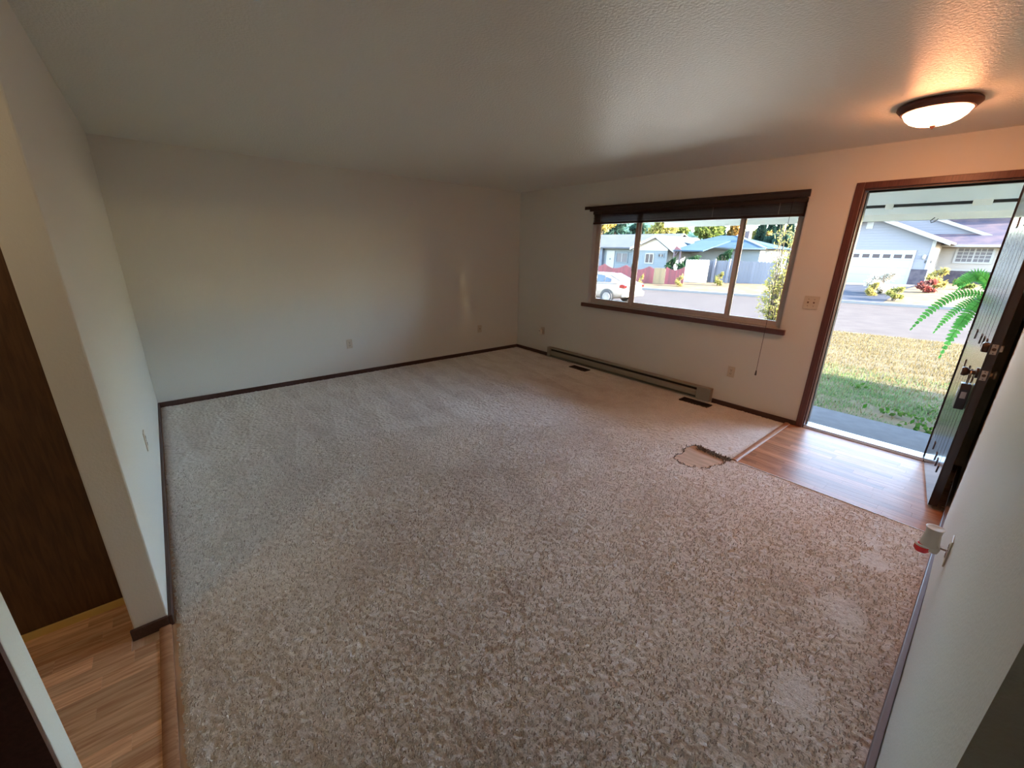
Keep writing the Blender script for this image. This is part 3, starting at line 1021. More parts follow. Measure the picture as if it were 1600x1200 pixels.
def wallplate(name, label, cat, M_, w_=0.072, h_=0.116, kind='outlet'):
    """built in a local frame: plate in the XZ plane, facing -Y"""
    r = tag(empty(name), label, cat)
    MB().prism([(-w_ / 2, -h_ / 2), (w_ / 2, -h_ / 2), (w_ / 2, h_ / 2), (-w_ / 2, h_ / 2)], 'Y', -0.0055, -0.0003).build('plate', M_BEIGE, r, bevel=0.002)
    if kind == 'outlet':
        for s in (-1, 1):
            rc = MB().prism([(0.017 * math.cos(t), s * 0.020 + 0.0145 * math.sin(t)) for t in np.linspace(0, 2 * PI, 16, endpoint=False)], 'Y', -0.0075, -0.005).build('receptacle', M_BEIGE, r)
            for q in (-1, 1):
                MB().box(q * 0.0065 - 0.0016, q * 0.0065 + 0.0016, -0.0082, -0.0072, s * 0.020 - 0.003, s * 0.020 + 0.007).build('slot', M_DARK, rc)
            MB().lathe([(0.003, -0.0082), (0.003, -0.0072)], (0, 0, s * 0.020 - 0.008), 8, 'Y').build('slot', M_DARK, rc)
        MB().lathe([(0.003, -0.007), (0.003, -0.0052)], (0, 0, 0), 8, 'Y').build('screw', M_BRONZE, r)
    elif kind == 'jack':
        MB().lathe([(0.006, -0.012), (0.006, -0.0052)], (0, 0, 0), 12, 'Y').build('jack', M_BRONZE, r)
    elif kind == 'switch':
        for q in (-0.023, 0.023):
            MB().prism([(-0.0055, -0.006), (-0.017, 0.004), (-0.0165, 0.009), (-0.0055, 0.008)], 'X', q - 0.005, q + 0.005).build('toggle', mat('toggle_brown', (0.16, 0.09, 0.055), 0.4), r)
            for s in (-1, 1):
                MB().lathe([(0.0032, -0.007), (0.0032, -0.0052)], (q, 0, s * 0.030), 8, 'Y').build('screw', M_BRONZE, r)
    r.matrix_world = M_
    return r


def place(x, y_, z, facing):
    rz = {'-Y': 0, '+X': PI / 2, '+Y': PI, '-X': -PI / 2}[facing]
    return Matrix.Translation((x, y_, z)) @ Matrix.Rotation(rz, 4, 'Z')


wallplate('outlet', 'pale duplex outlet low on the end wall, nearer the stub wall', 'outlet', place(0, -2.842, 0.402, '+X'))
wallplate('cable_plate', 'pale cable jack plate low on the end wall near the corner', 'wall plate', place(0, -0.795, 0.388, '+X'), kind='jack')
wallplate('outlet', 'pale duplex outlet with a white plug-in, left of the heater', 'outlet', place(0.625, 0, 0.372, '-Y'))
wallplate('outlet', 'duplex outlet below the window beside the hanging blind cord', 'outlet', place(3.548, 0, 0.384, '-Y'))
wallplate('light_switch', 'pale two toggle switch plate between window and front door', 'light switch', place(4.118, 0, 1.184, '-Y'), w_=0.118, kind='switch')
wallplate('outlet', 'pale outlet seen edge-on low on the stub wall', 'outlet', place(2.172, YC, 0.462, '+Y'))
wallplate('outlet', 'outlet on the right wall holding the air freshener', 'outlet', place(XD - 0.0005, -2.347, 0.482, '-X'))
# small white plug-in device in the outlet left of the heater
pg = tag(empty('plug_in_charger', (0.598, -0.009, 0.352)), 'small white plug-in charger in the outlet near the room corner', 'charger')
MB().prism([(-0.022, -0.040), (0.022, -0.040), (0.026, -0.030), (0.026, 0.030), (0.020, 0.042), (-0.020, 0.042), (-0.026, 0.030), (-0.026, -0.030)], 'Y', -0.038, 0.0).build('body', mat('bright_white_plastic', (0.80, 0.78, 0.72), 0.35), pg, bevel=0.005)
MB().lathe([(0.007, -0.040), (0.007, -0.0375)], (-0.004, 0, 0.018), 12, 'Y').build('sensor', M_DARK, pg)
# plug-in scented oil warmer on the right wall
af = tag(empty('air_freshener', (XD - 0.058, -2.325, 0.478)), 'white plug-in air freshener with red oil on the right wall', 'air freshener')
M_AF = mat('freshener_plastic', (0.66, 0.62, 0.54), 0.35)
MB().lathe([(0.030, -0.012), (0.030, 0.0), (0.027, 0.02), (0.0245, 0.045), (0.026, 0.062), (0.029, 0.070), (0.028, 0.0705), (0.020, 0.069), (0.0, 0.066)], seg=28).build('chimney', M_AF, af, smooth=True)
MB().prism([(-0.024, -0.030), (0.022, -0.038), (0.030, -0.034), (0.034, -0.012), (0.020, 0.016), (-0.02, 0.018)], 'Y', -0.021, 0.021).build('body', M_AF, af, bevel=0.006)
MB().lathe([(0.016, -0.012), (0.025, -0.020), (0.025, -0.040), (0.019, -0.048), (0.0, -0.049)], (-0.016, -0.006, 0), 24).build('oil_bottle', mat('red_oil', (0.75, 0.02, 0.03), 0.08, spec=0.7), af, smooth=True)
MB().lathe([(0.0245, -0.0135), (0.0262, -0.019), (0.0252, -0.0205)], (-0.016, -0.006, 0), 24).build('bottle_collar', mat('clear_collar', (0.8, 0.76, 0.74), 0.1), af, smooth=True)
MB().box(0.030, 0.050, -0.004, 0.004, -0.012, -0.004).build('plug', M_STEEL, af)


# ================================================================== OUTDOORS
ALB = 0.165


def terrain(x, y):
    """ground height: lawn falls to the street, street tilts down to the left, far bank rises"""
    x = np.asarray(x, float)
    y = np.asarray(y, float)
    base = np.interp(y, [1.2, 11.4, 22.2, 27.0, 34.0, 80.0], [-0.17, -0.61, -0.60, -0.16, -0.12, 0.6])
    tilt = 0.0256 * np.clip(2.0 - x, -4, 40) * np.clip((y - 2.0) / 8.0, 0, 1)
    return base - tilt


def ground(name, x0, x1, y0, y1, nx, ny, m, dz=0.0, label=None, rough=0.0, edge=0.0):
    xs = np.linspace(x0, x1, nx)
    ys = np.linspace(y0, y1, ny)
    X, Y = np.meshgrid(xs, ys)
    if edge:
        Y[0] += RNG.uniform(-edge, edge, nx)
        Y[-1] += RNG.uniform(-edge, edge, nx)
    Z = terrain(X, Y) + dz + RNG.uniform(-rough, rough, X.shape)
    I = np.arange(nx * ny).reshape(ny, nx)
    F = np.stack([I[:-1, :-1], I[:-1, 1:], I[1:, 1:], I[1:, :-1]], -1).reshape(-1, 4)
    o = npmesh(name, np.stack([X, Y, Z], -1).reshape(-1, 3), F, m, smooth=True)
    return struct(o, label)


M_CONC = mat('walk_concrete', (0.30, 0.30, 0.31), 0.85, spec=0.06, vary=(9, 0.6, (0.40, 0.40, 0.41)), bump=(120, 0.4, 3, 0.003))
M_SOIL = mat('lawn_soil', (0.32, 0.26, 0.14), 0.95, spec=0.06, vary=(3.2, 1.0, (0.42, 0.31, 0.16)))
M_ASPH = mat('asphalt', (0.205, 0.162, 0.138), 0.9, spec=0.06, vary=(1.6, 0.7, (0.28, 0.226, 0.19)), bump=(90, 0.4, 2, 0.004))
M_BARK = mat('dry_bed', (0.42, 0.28, 0.17), 0.95, spec=0.06, vary=(2.5, 1.0, (0.58, 0.45, 0.27)))
M_DRIVE = mat('driveway_asphalt', (0.12, 0.13, 0.16), 0.9, spec=0.06, vary=(2, 0.6, (0.17, 0.18, 0.21)))
M_PALE = mat('pale_concrete', (0.58, 0.55, 0.52), 0.85, spec=0.06)
struct(bx('front_walk', M_CONC, None, -1.0, 9.0, 0.15, 1.26, -0.40, -0.135), 'grey concrete walk outside the front door')
ground('lawn', -40, 14, 1.255, 11.45, 120, 40, M_SOIL, -0.005, 'sloping front lawn, half in shade', 0.012)
M_PARK = mat('bounce_concrete', (2.6, 2.35, 1.9), 0.85, spec=0.06)
ground('bounce_driveway', -9.0, 1.5, 3.6, 11.43, 20, 14, M_PARK, 0.012, 'pale concrete driveway added in front of the window to bounce light')  # pale slab added below the sill line to bounce daylight onto the ceiling
ground('road', -70, 45, 11.40, 22.25, 60, 24, M_ASPH, 0.0, 'residential street crossing the view')
cu = MB()
for i in range(40):
    xa, xb = -60 + i * 2.6, -60 + (i + 1) * 2.6
    za, zb = float(terrain(xa, 22.2)), float(terrain(xb, 22.2))
    n = len(cu.v)
    cu.v += [(xa, 22.2, za - 0.1), (xa, 22.45, za - 0.1), (xa, 22.45, za + 0.13), (xa, 22.22, za + 0.13), (xb, 22.2, zb - 0.1), (xb, 22.45, zb - 0.1), (xb, 22.45, zb + 0.13), (xb, 22.22, zb + 0.13)]
    cu.f += [tuple(n + k for k in q) for q in ((0, 1, 5, 4), (1, 2, 6, 5), (2, 3, 7, 6), (3, 0, 4, 7), (0, 3, 2, 1), (4, 5, 6, 7))]
struct(cu.build('curb', M_PALE), 'pale concrete curb on the far side of the street')
ground('far_bank', -80, 60, 22.44, 60.0, 60, 50, M_BARK, 0.06, 'dry yards on the far side of the street')
ground('driveway', -4.2, 1.4, 22.40, 33.7, 8, 24, M_DRIVE, 0.085, 'dark driveway up to the white garage door')
ground('drive_apron', -4.2, 1.2, 30.6, 33.4, 6, 8, M_PALE, 0.10, 'pale concrete apron in front of the garage door')

# ---- grass: real blades over the near lawn


def blades(n, xr, yr, hr, dens, w_):
    x = RNG.uniform(xr[0], xr[1], n)
    y_ = RNG.uniform(yr[0], yr[1], n)
    k = dens(x, y_) > RNG.random(n)
    x, y_ = x[k], y_[k]
    n = len(x)
    a = RNG.uniform(0, 2 * PI, n)
    h = RNG.uniform(hr[0], hr[1], n)
    lean = RNG.uniform(0.1, 0.9, n) * h
    z = terrain(x, y_)
    wx, wy = np.cos(a) * w_, np.sin(a) * w_
    lx, ly = np.cos(a + 1.57) * lean, np.sin(a + 1.57) * lean
    return np.stack([np.stack([x - wx, y_ - wy, z - 0.01], -1), np.stack([x + wx, y_ + wy, z - 0.01], -1), np.stack([x + lx, y_ + ly, z + h], -1)], 1).reshape(-1, 3)


G_GREEN = leafmat('grass_green', (0.24, 0.58, 0.14), (0.72, 0.82, 0.44), 0.35)
G_DRY = leafmat('grass_dry', (0.46, 0.34, 0.15), (0.62, 0.49, 0.25), 0.35)


def patch(x, y_):
    return 0.5 + 0.25 * np.sin(x * 2.1 + 1.3 * np.sin(y_ * 1.7)) + 0.25 * np.sin(y_ * 3.3 + x * 1.1) + 0.15 * np.sin(x * 7 + y_ * 5)


gg = blades(60000, (1.8, 6.6), (1.27, 5.0), (0.012, 0.045), lambda x, y_: patch(x, y_) * np.clip((5.0 - y_) / 1.3, 0.05, 1), 0.0055)
dg = blades(60000, (-3.5, 6.8), (1.5, 11.3), (0.02, 0.06), lambda x, y_: np.clip(0.30 + (y_ - 2.6) / 3.0, 0.18, 1.0), 0.0075)
gv = np.concatenate([gg, dg])
grass = npmesh('lawn_grass', gv, np.arange(len(gv)).reshape(-1, 3), G_GREEN)
grass.data.materials.append(G_DRY)
mi = np.zeros(len(gv) // 3, np.int32)
mi[len(gg) // 3:] = 1
grass.data.polygons.foreach_set('material_index', mi)
tag(grass, 'short lawn grass, green near the walk and straw dry beyond', 'grass', kind='stuff')


def leafcloud(n, center, rad, size, rng=RNG, shell=0.55, flat=1.0, aspect=0.55):
    """leaf quads scattered through an ellipsoid, denser towards its outside"""
    d = rng.normal(size=(n, 3))
    d /= np.linalg.norm(d, axis=1)[:, None]
    r = (shell + (1 - shell) * rng.random(n)) ** 1.0
    r *= 0.82 + 0.30 * np.sin(d[:, 0] * 5 + d[:, 2] * 4) * np.sin(d[:, 1] * 6 + 1)
    c = np.asarray(center) + d * r[:, None] * np.asarray(rad)
    return leafquads(c, size, rng, aspect)


def leafquads(c, size, rng=RNG, aspect=0.55):
    n = len(c)
    u = rng.normal(size=(n, 3))
    u /= np.linalg.norm(u, axis=1)[:, None]
    w_ = rng.normal(size=(n, 3))
    w_ -= (w_ * u).sum(1)[:, None] * u
    w_ /= np.linalg.norm(w_, axis=1)[:, None]
    s = size * rng.uniform(0.6, 1.3, n)[:, None]
    V = np.stack([c - u * s, c + w_ * s * aspect, c + u * s, c - w_ * s * aspect], 1).reshape(-1, 3)
    return V


def foliage(name, V, m, parent):
    return npmesh(name, V, np.arange(len(V)).reshape(-1, 4), m, parent)


def tree(name, label, base, crown_c, rad, n, size, m, group=None, cat='tree', trunk=0.14, blobs=5, bark=None, spread=0.5, aspect=0.55):
    base = Vector(base)
    t = tag(empty(name, base), label, cat, group)
    Vs = []
    rad = np.asarray(rad, float)
    for k in range(blobs):
        off = RNG.uniform(-1, 1, 3) * rad * spread
        rr = rad * RNG.uniform(0.5, 0.8)
        Vs.append(leafcloud(n // blobs, np.asarray(crown_c) + off - np.asarray(base), rr, size, aspect=aspect))
    foliage('foliage', np.concatenate(Vs), m, t)
    top = Vector(crown_c) - base
    tb = MB().tube([(0, 0, -0.1), tuple(top * 0.45 + Vector((0.05, 0.02, 0))), tuple(top * 0.9)], [trunk, trunk * 0.75, trunk * 0.35], 8)
    for k in range(4):
        e = top + Vector(RNG.uniform(-0.6, 0.6, 3) * rad)
        tb.tube([tuple(top * (0.4 + 0.1 * k)), tuple(e)], [trunk * 0.4, trunk * 0.12], 5)
    tb.build('trunk', bark or mat('bark', (0.16, 0.11, 0.07), 0.9), t)
    return t


L_YEL = leafmat('leaf_yellow', (1.2, 0.85, 0.16), (1.4, 1.25, 0.5), 0.5)
L_YG = leafmat('leaf_yellow_green', (0.6, 0.68, 0.13), (1.25, 1.05, 0.4), 0.5)
L_LG = leafmat('leaf_light_green', (0.30, 0.48, 0.09), (0.62, 0.68, 0.22), 0.5)
L_DG = leafmat('leaf_dark_green', (0.045, 0.12, 0.06), (0.10, 0.22, 0.10), 0.3)
L_TEAL = leafmat('needle_dark', (0.05, 0.13, 0.10), (0.10, 0.20, 0.15), 0.25)
L_OR = leafmat('leaf_orange', (0.75, 0.36, 0.08), (0.85, 0.58, 0.18), 0.5)
L_RED = leafmat('leaf_red', (0.75, 0.10, 0.09), (1.0, 0.45, 0.34), 0.5)
L_PALE = leafmat('blossom_pale', (1.7, 1.5, 1.1), (2.2, 2.05, 1.75), 0.4)

# ---- young tree just outside the window (right pane)
tb_ = at(1222, 520, 6.2)
yt = tag(empty('young_tree', (1.90, 6.2, float(terrain(1.90, 6.2)))), 'young tree with yellow green leaves just outside the right window pane', 'tree')
org = Vector(yt.location)
Vs = []
stems = MB()
for k in range(22):
    a = random.uniform(0, 2 * PI)
    hgt = random.uniform(1.3, 3.2)
    sp = random.uniform(0.08, 0.42) * (0.6 + 0.25 * hgt)
    p0 = Vector((0, 0, 0.05))
    p1 = Vector((math.cos(a) * sp * 0.45, math.sin(a) * sp * 0.45, hgt * 0.5))
    p2 = Vector((math.cos(a) * sp, math.sin(a) * sp, hgt))
    stems.tube([p0, p1, p2], [0.022, 0.014, 0.004], 5)
    for q in range(15):
        t = random.uniform(0.2, 1.0)
        c = p0 * (1 - t) ** 2 + p1 * 2 * t * (1 - t) + p2 * t * t
        b_ = c + Vector((random.uniform(-0.3, 0.3), random.uniform(-0.3, 0.3), random.uniform(-0.05, 0.22)))
        stems.tube([c, b_], [0.005, 0.002], 4)
        m_ = RNG.integers(9, 16)
        tt = RNG.random(m_)[:, None]
        Vs.append(leafquads(np.asarray(c) * (1 - tt) + np.asarray(b_) * tt + RNG.normal(0, 0.035, (m_, 3)), 0.036, aspect=0.42))
stems.build('stems', mat('twig_bark', (0.20, 0.15, 0.10), 0.9), yt)
foliage('foliage', np.concatenate(Vs), L_YG, yt)

# ---- trees behind the far houses
def px_tree(name, label, px, py_top, py_bot, wpx, Y, n, size, m, group='trees behind the far houses', **k):
    a, b = at(px, py_top, Y), at(px, py_bot, Y)
    wv = (at(px + wpx / 2, py_top, Y) - at(px - wpx / 2, py_top, Y)).length
    c = (a.x + b.x) / 2, Y, (a.z + b.z) / 2
    return tree(name, label, (c[0], Y, float(terrain(c[0], Y))), c, (wv / 2, wv / 2.4, (a.z - b.z) / 2), n, size, m, group, trunk=0.22, **k)


px_tree('broadleaf_tree', 'pale yellow tree at the left edge behind the blue house', 942, 320, 372, 34, 48, 2600, 0.26, L_YEL)
px_tree('broadleaf_tree', 'yellow green tree above the gable of the blue house', 1030, 332, 378, 52, 47, 3600, 0.26, L_YG)
px_tree('broadleaf_tree', 'bright green tree between the two blue roofs', 1062, 352, 384, 34, 50, 2600, 0.26, L_LG)
px_tree('broadleaf_tree', 'light green tree behind the hip roof', 1102, 340, 378, 50, 56, 3600, 0.30, L_LG)
px_tree('broadleaf_tree', 'orange leaved tree left of the chimney', 1146, 350, 378, 20, 58, 1600, 0.28, L_OR)
px_tree('broadleaf_tree', 'golden tree right of the chimney', 1178, 358, 386, 20, 60, 1600, 0.28, L_YG)
px_tree('broadleaf_tree', 'small orange tree in front of the dark conifers', 1198, 360, 382, 18, 56.5, 1300, 0.30, L_OR)


def conifer(label, px, py_top, Y, wpx, m=L_TEAL):
    a = at(px, py_top, Y)
    z0 = float(terrain(a.x, Y))
    hh = a.z - z0
    wv = (at(px + wpx / 2, py_top, Y) - at(px - wpx / 2, py_top, Y)).length / 2
    t = tag(empty('conifer', (a.x, Y, z0)), label, 'tree', 'dark conifers on the skyline')
    n = 3200
    u = RNG.random(n) ** 0.8
    r = wv * (1 - u) * (0.55 + 0.45 * RNG.random(n)) * (0.8 + 0.3 * np.sin(u * 40)) + 0.1
    th_ = RNG.uniform(0, 2 * PI, n)
    c = np.stack([r * np.cos(th_), r * np.sin(th_), 0.8 + u * (hh - 0.8)], -1)
    foliage('foliage', leafquads(c, 0.42, aspect=0.45), m, t)
    MB().tube([(0, 0, -0.2), (0, 0, hh * 0.95)], [0.3, 0.05], 7).build('trunk', mat('bark', (0.1, 0.1, 0.1)), t)


conifer('broad dark conifer behind the roof of the blue house', 968, 285, 55, 60)
conifer('dark conifer behind the ridge end of the blue house', 1003, 305, 66, 42)
px_tree('dark_tree', 'wide dark tree mass behind the hip roof, right of the chimney', 1215, 366, 398, 60, 50, 3600, 0.34, L_TEAL)
px_tree('dark_tree', 'dark tree low behind the yellow tree at the left edge', 930, 345, 392, 40, 58, 2600, 0.34, L_TEAL)
for i, (px, py, wpx, lb_) in enumerate(((1192, 352, 16, 'pointed conifer nearest the chimney'), (1207, 348, 18, 'second conifer right of the chimney'), (1221, 345, 18, 'tall middle conifer above the young tree'),
                                        (1236, 352, 16, 'conifer behind the top of the young tree'), (1252, 350, 18, 'rightmost conifer in the window view'), (1130, 356, 12, 'small conifer over the hip roof peak'))):
    conifer(lb_, px, py, (54, 60, 66)[i % 3], wpx * 1.4)

tl = struct(empty('sky_block_trees', (0, 0, 0)), 'tall dark trees added out of view to the right, cutting low sky light')  # unseen trees, added to block low sky light from the room
for (x, y_, hh, ww) in ((20, 55, 12, 7), (29, 53, 12, 7), (38, 49, 12, 7), (46, 44, 12, 7), (53, 37, 12, 7), (58, 29, 12, 7)):
    z_ = float(terrain(x, y_))
    Vs = [leafcloud(500, (x + RNG.uniform(-3, 3), y_ + RNG.uniform(-2, 2), z_ + hh * RNG.uniform(0.25, 0.8)), (3.2, 3.0, 3.0), 0.45) for _ in range(8)]
    foliage('foliage', np.concatenate(Vs), L_DG, tl)
    MB().tube([(x, y_, z_ - 0.2), (x, y_, z_ + hh * 0.8)], [0.35, 0.1], 7).build('trunk', mat('bark', (0.1, 0.1, 0.1)), tl)

# wooded hill closing the view behind the houses
hx_, hz_ = [], []
for (px, py) in ((860, 322), (915, 326), (960, 330), (1004, 336), (1022, 350), (1050, 362), (1090, 368), (1130, 372), (1180, 371), (1230, 368), (1290, 366), (1400, 372)):
    p = at(px, py, 78)
    hx_.append(p.x)
    hz_.append(p.z)
NXH = 240
xs_h = np.linspace(hx_[0] - 30, hx_[-1] + 20, NXH)
top_h = np.interp(xs_h, hx_, hz_)
ys_h = np.linspace(61, 100, 26)
Xh, Yh = np.meshgrid(xs_h, ys_h)
prof_h = np.clip(np.sin(np.clip((Yh - 61) / 34, 0, 1) * PI) ** 0.7, 0, 1)
Zh = -0.5 + (top_h[None, :] + 0.5) * prof_h + RNG.normal(0, 0.55, Xh.shape) * prof_h
Ih = np.arange(Xh.size).reshape(Xh.shape)
Fh = np.stack([Ih[:-1, :-1], Ih[:-1, 1:], Ih[1:, 1:], Ih[1:, :-1]], -1).reshape(-1, 4)
struct(npmesh('wooded_hill', np.stack([Xh, Yh, Zh], -1).reshape(-1, 3), Fh, mat('hill_canopy', (0.10, 0.22, 0.20), 0.95, spec=0.0, vary=(0.5, 1.0, (0.17, 0.32, 0.26)))), 'dark blue green wooded hill behind the houses')

# ---- blue house across the street (left part of the window view)
YB = 34.0
M_SIDE = mat('siding_pale_blue', (0.52, 0.60, 0.64), 0.7, spec=0.06)
M_SIDE2 = mat('siding_pale_grey', (0.60, 0.60, 0.66), 0.7, spec=0.06)
M_BEIGES = mat('siding_beige', (0.98, 0.88, 0.78), 0.7, spec=0.06)
M_HWHITE = mat('house_trim_white', (0.80, 0.78, 0.74), 0.6)
M_SHING = mat('shingle_grey', (0.24, 0.26, 0.29), 0.9, spec=0.06, vary=(1.6, 0.8, (0.32, 0.33, 0.36)), bump=(12, 0.3, 2, 0.02))
M_SHINGB = mat('shingle_blue', (0.10, 0.19, 0.28), 0.9, spec=0.06, vary=(1.6, 0.8, (0.15, 0.25, 0.35)), bump=(12, 0.3, 2, 0.02))
M_SHINGP = mat('shingle_mauve', (0.17, 0.16, 0.22), 0.9, spec=0.06, vary=(1.3, 1.0, (0.30, 0.23, 0.26)), bump=(12, 0.3, 2, 0.02))
M_WGL = mat('house_window_glass', (0.16, 0.12, 0.13), 0.35, spec=0.15)
M_WGL2 = mat('house_window_glass_blind', (0.34, 0.31, 0.33), 0.4, spec=0.15)
M_FRAMEB = mat('blue_window_trim', (0.20, 0.30, 0.38), 0.6)
M_STONE = mat('stone_veneer', (0.17, 0.15, 0.19), 0.85, spec=0.06, vary=(3.0, 1.0, (0.28, 0.24, 0.27)), bump=(7, 0.8, 3, 0.03))


def lapsiding(m, pitch=0.18):
    """horizontal lap relief in the material (far too small on screen to build board by board)"""
    N, L = m.node_tree.nodes, m.node_tree.links
    geo = N.new('ShaderNodeNewGeometry')
    sx = N.new('ShaderNodeSeparateXYZ')
    L.new(geo.outputs['Position'], sx.inputs[0])
    md = N.new('ShaderNodeMath')
    md.operation = 'MODULO'
    ad = N.new('ShaderNodeMath')
    ad.inputs[1].default_value = 40.0
    L.new(sx.outputs['Z'], ad.inputs[0])
    L.new(ad.outputs[0], md.inputs[0])
    md.inputs[1].default_value = pitch
    bp = N.new('ShaderNodeBump')
    bp.inputs['Strength'].default_value = 0.8
    bp.inputs['Distance'].default_value = 0.08
    bp.invert = True
    L.new(md.outputs[0], bp.inputs['Height'])
    L.new(bp.outputs['Normal'], N['Principled BSDF'].inputs['Normal'])


for m_ in (M_SIDE, M_SIDE2, M_BEIGES):
    lapsiding(m_)


def hwindow(parent, x0, x1, z0, z1, Y, trim, glass, sashes=2, grid=None, tw=0.09, name='window'):
    """window standing proud of a wall facing -Y: trim, sash posts, a pane per sash, optional muntins"""
    w_ = MB().box(x0, x1, Y - 0.05, Y + 0.02, z0, z0 + tw).box(x0, x1, Y - 0.05, Y + 0.02, z1 - tw, z1).box(x0, x0 + tw, Y - 0.05, Y + 0.02, z0 + tw, z1 - tw).box(x1 - tw, x1, Y - 0.05, Y + 0.02, z0 + tw, z1 - tw).build(name, trim, parent)
    sw = (x1 - x0 - 2 * tw) / sashes
    for k in range(sashes):
        a, b = x0 + tw + k * sw, x0 + tw + (k + 1) * sw
        if k:
            MB().box(a - 0.04, a + 0.04, Y - 0.045, Y + 0.0, z0 + tw, z1 - tw).build('mullion', M_HWHITE, w_)
        MB().box(a, b, Y - 0.015, Y + 0.02, z0 + tw, z1 - tw).build('pane', glass, w_)
        if grid:
            g = MB()
            for i in range(1, grid[0]):
                xx = a + (b - a) * i / grid[0]
                g.box(xx - 0.02, xx + 0.02, Y - 0.03, Y - 0.014, z0 + tw, z1 - tw)
            for j in range(1, grid[1]):
                zz = z0 + tw + (z1 - z0 - 2 * tw) * j / grid[1]
                g.box(a, b, Y - 0.03, Y - 0.014, zz - 0.02, zz + 0.02)
            g.build('muntins', M_HWHITE, w_)
    return w_


bh = tag(empty('blue_house', (-21, YB, 0)), 'pale blue house with sunlight painted on its gable behind the red picket fence', 'house')
bh.location = (0, 0, 0)
zg = -1.0
gL, gR, gA = at(985, 386, YB), at(1043.5, 391, YB), at(1024, 369, YB)
x_l, x_r = at(915, 386, YB).x - 6, gR.x
eave_z = gR.z + 0.10
# main block and the gabled wing standing slightly forward
bx('wall', M_SIDE, bh, x_l, gL.x + 0.6, YB + 1.6, YB + 9, zg, at(940, 388, YB + 1.6).z)
bx('corner_bay', mat('slate_blue_wall', (0.20, 0.26, 0.36), 0.7), bh, at(925, 400, YB + 1.3).x, at(941.5, 400, YB + 1.3).x, YB + 1.2, YB + 1.6, zg, at(940, 388, YB + 1.3).z)
gm = (gL.x + gR.x) / 2
ga = Vector((at(1022, 368, YB).x, YB, at(1022, 370.5, YB).z))
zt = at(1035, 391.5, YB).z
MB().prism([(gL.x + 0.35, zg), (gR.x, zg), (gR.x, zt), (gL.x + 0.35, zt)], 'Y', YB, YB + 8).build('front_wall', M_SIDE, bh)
MB().prism([(gL.x + 0.35, zt), (gR.x, zt), (gR.x, eave_z), (ga.x, ga.z), (gL.x + 0.35, eave_z)], 'Y', YB - 0.03, YB + 8).build('gable_wall', mat('gable_sunlit_white', (1.7, 1.62, 1.5), 0.7), bh)  # sunlit upper gable is put into the colour; the wall below stays blue
re_, le_ = at(1052.5, 390.5, YB - 0.5), at(984, 386.5, YB - 0.5)
pk = at(1024.4, 366.8, YB - 0.5)
th_ = 0.16
for (e, nm) in ((re_, 'rake_roof'), (le_, 'rake_roof')):
    MB().prism([(e.x, e.z), (pk.x, pk.z), (pk.x, pk.z - th_), (e.x, e.z - th_)], 'Y', YB - 0.42, YB + 8).build(nm, M_SHING, bh)
    MB().prism([(e.x, e.z + 0.02), (pk.x, pk.z + 0.02), (pk.x, pk.z - 0.26), (e.x, e.z - 0.26)], 'Y', YB - 0.50, YB - 0.425).build('rake_board', M_HWHITE, bh)
MB().prism([(YB + 1.0, at(940, 386, YB + 1.0).z), (YB + 5.0, at(960, 366.5, YB + 5.0).z), (YB + 9.5, at(940, 386, YB + 1.0).z), (YB + 9.5, at(940, 386, YB + 1.0).z - 0.15), (YB + 5.0, at(960, 366.5, YB + 5.0).z - 0.15), (YB + 1.0, at(940, 386, YB + 1.0).z - 0.15)], 'X', x_l - 0.3, gR.x - 1.2).build('main_roof', M_SHING, bh)
a, b = at(948.6, 391.5, YB + 1.6), at(958.3, 423, YB + 1.6)
hd = bx('door', M_HWHITE, bh, a.x, b.x, YB + 1.54, YB + 1.62, b.z, a.z)
MB().lathe([(0.10, YB + 1.53), (0.10, YB + 1.545)], ((a.x + b.x) / 2, 0, a.z - 0.9), 12, 'Y').build('door_ornament', M_DARK, hd)
a, b = at(963.5, 394.5, YB + 1.6), at(980.5, 411, YB + 1.6)
hwindow(bh, a.x, b.x, b.z, a.z, YB + 1.6, M_FRAMEB, M_WGL2)
a, b = at(1008.8, 395.5, YB), at(1020.5, 412, YB)
hwindow(bh, a.x, b.x, b.z, a.z, YB, M_HWHITE, M_WGL)
a, b = at(1028.5, 395.8, YB), at(1037.5, 402.8, YB)
hwindow(bh, a.x, b.x, b.z, a.z, YB, M_FRAMEB, M_WGL)
a = at(1028, 385, YB)
MB().lathe([(0.09, YB - 0.02), (0.09, YB + 0.01)], (a.x, 0, a.z), 12, 'Y').build('gable_vent', M_FRAMEB, bh)

# carport with a red gable end, beside the blue house
cpo = tag(empty('carport', (0, 0, 0)), 'open carport with red gable end and dark posts between the houses', 'carport')
ca, cb, cc = at(1053, 391, 33), at(1066, 391, 33), at(1058, 386, 33)
MB().prism([(ca.x, ca.z), (cb.x, cb.z), (cc.x, cc.z + 0.08)], 'Y', 32.9, 33.0).build('gable_end', mat('barn_red', (0.38, 0.06, 0.08), 0.7), cpo)
for px in (1054.5, 1064):
    a = at(px, 391, 33)
    bx('post', mat('post_mauve', (0.22, 0.13, 0.17), 0.7), cpo, a.x - 0.07, a.x + 0.07, 32.93, 33.07, -1.0, a.z)
a, b = at(1060, 392, 33), at(1055, 399, 33)
MB().tube([(a.x, 33, a.z), (b.x, 33, b.z)], 0.06, 6).build('brace', mat('post_mauve', (0.22, 0.13, 0.17)), cpo)
MB().prism([(32.8, ca.z + 0.02), (38, ca.z + 1.0), (38, ca.z + 0.9), (32.8, ca.z - 0.08)], 'X', at(1053.5, 391, 33).x, at(1100, 391, 33).x).build('roof', M_SHINGB, cpo)

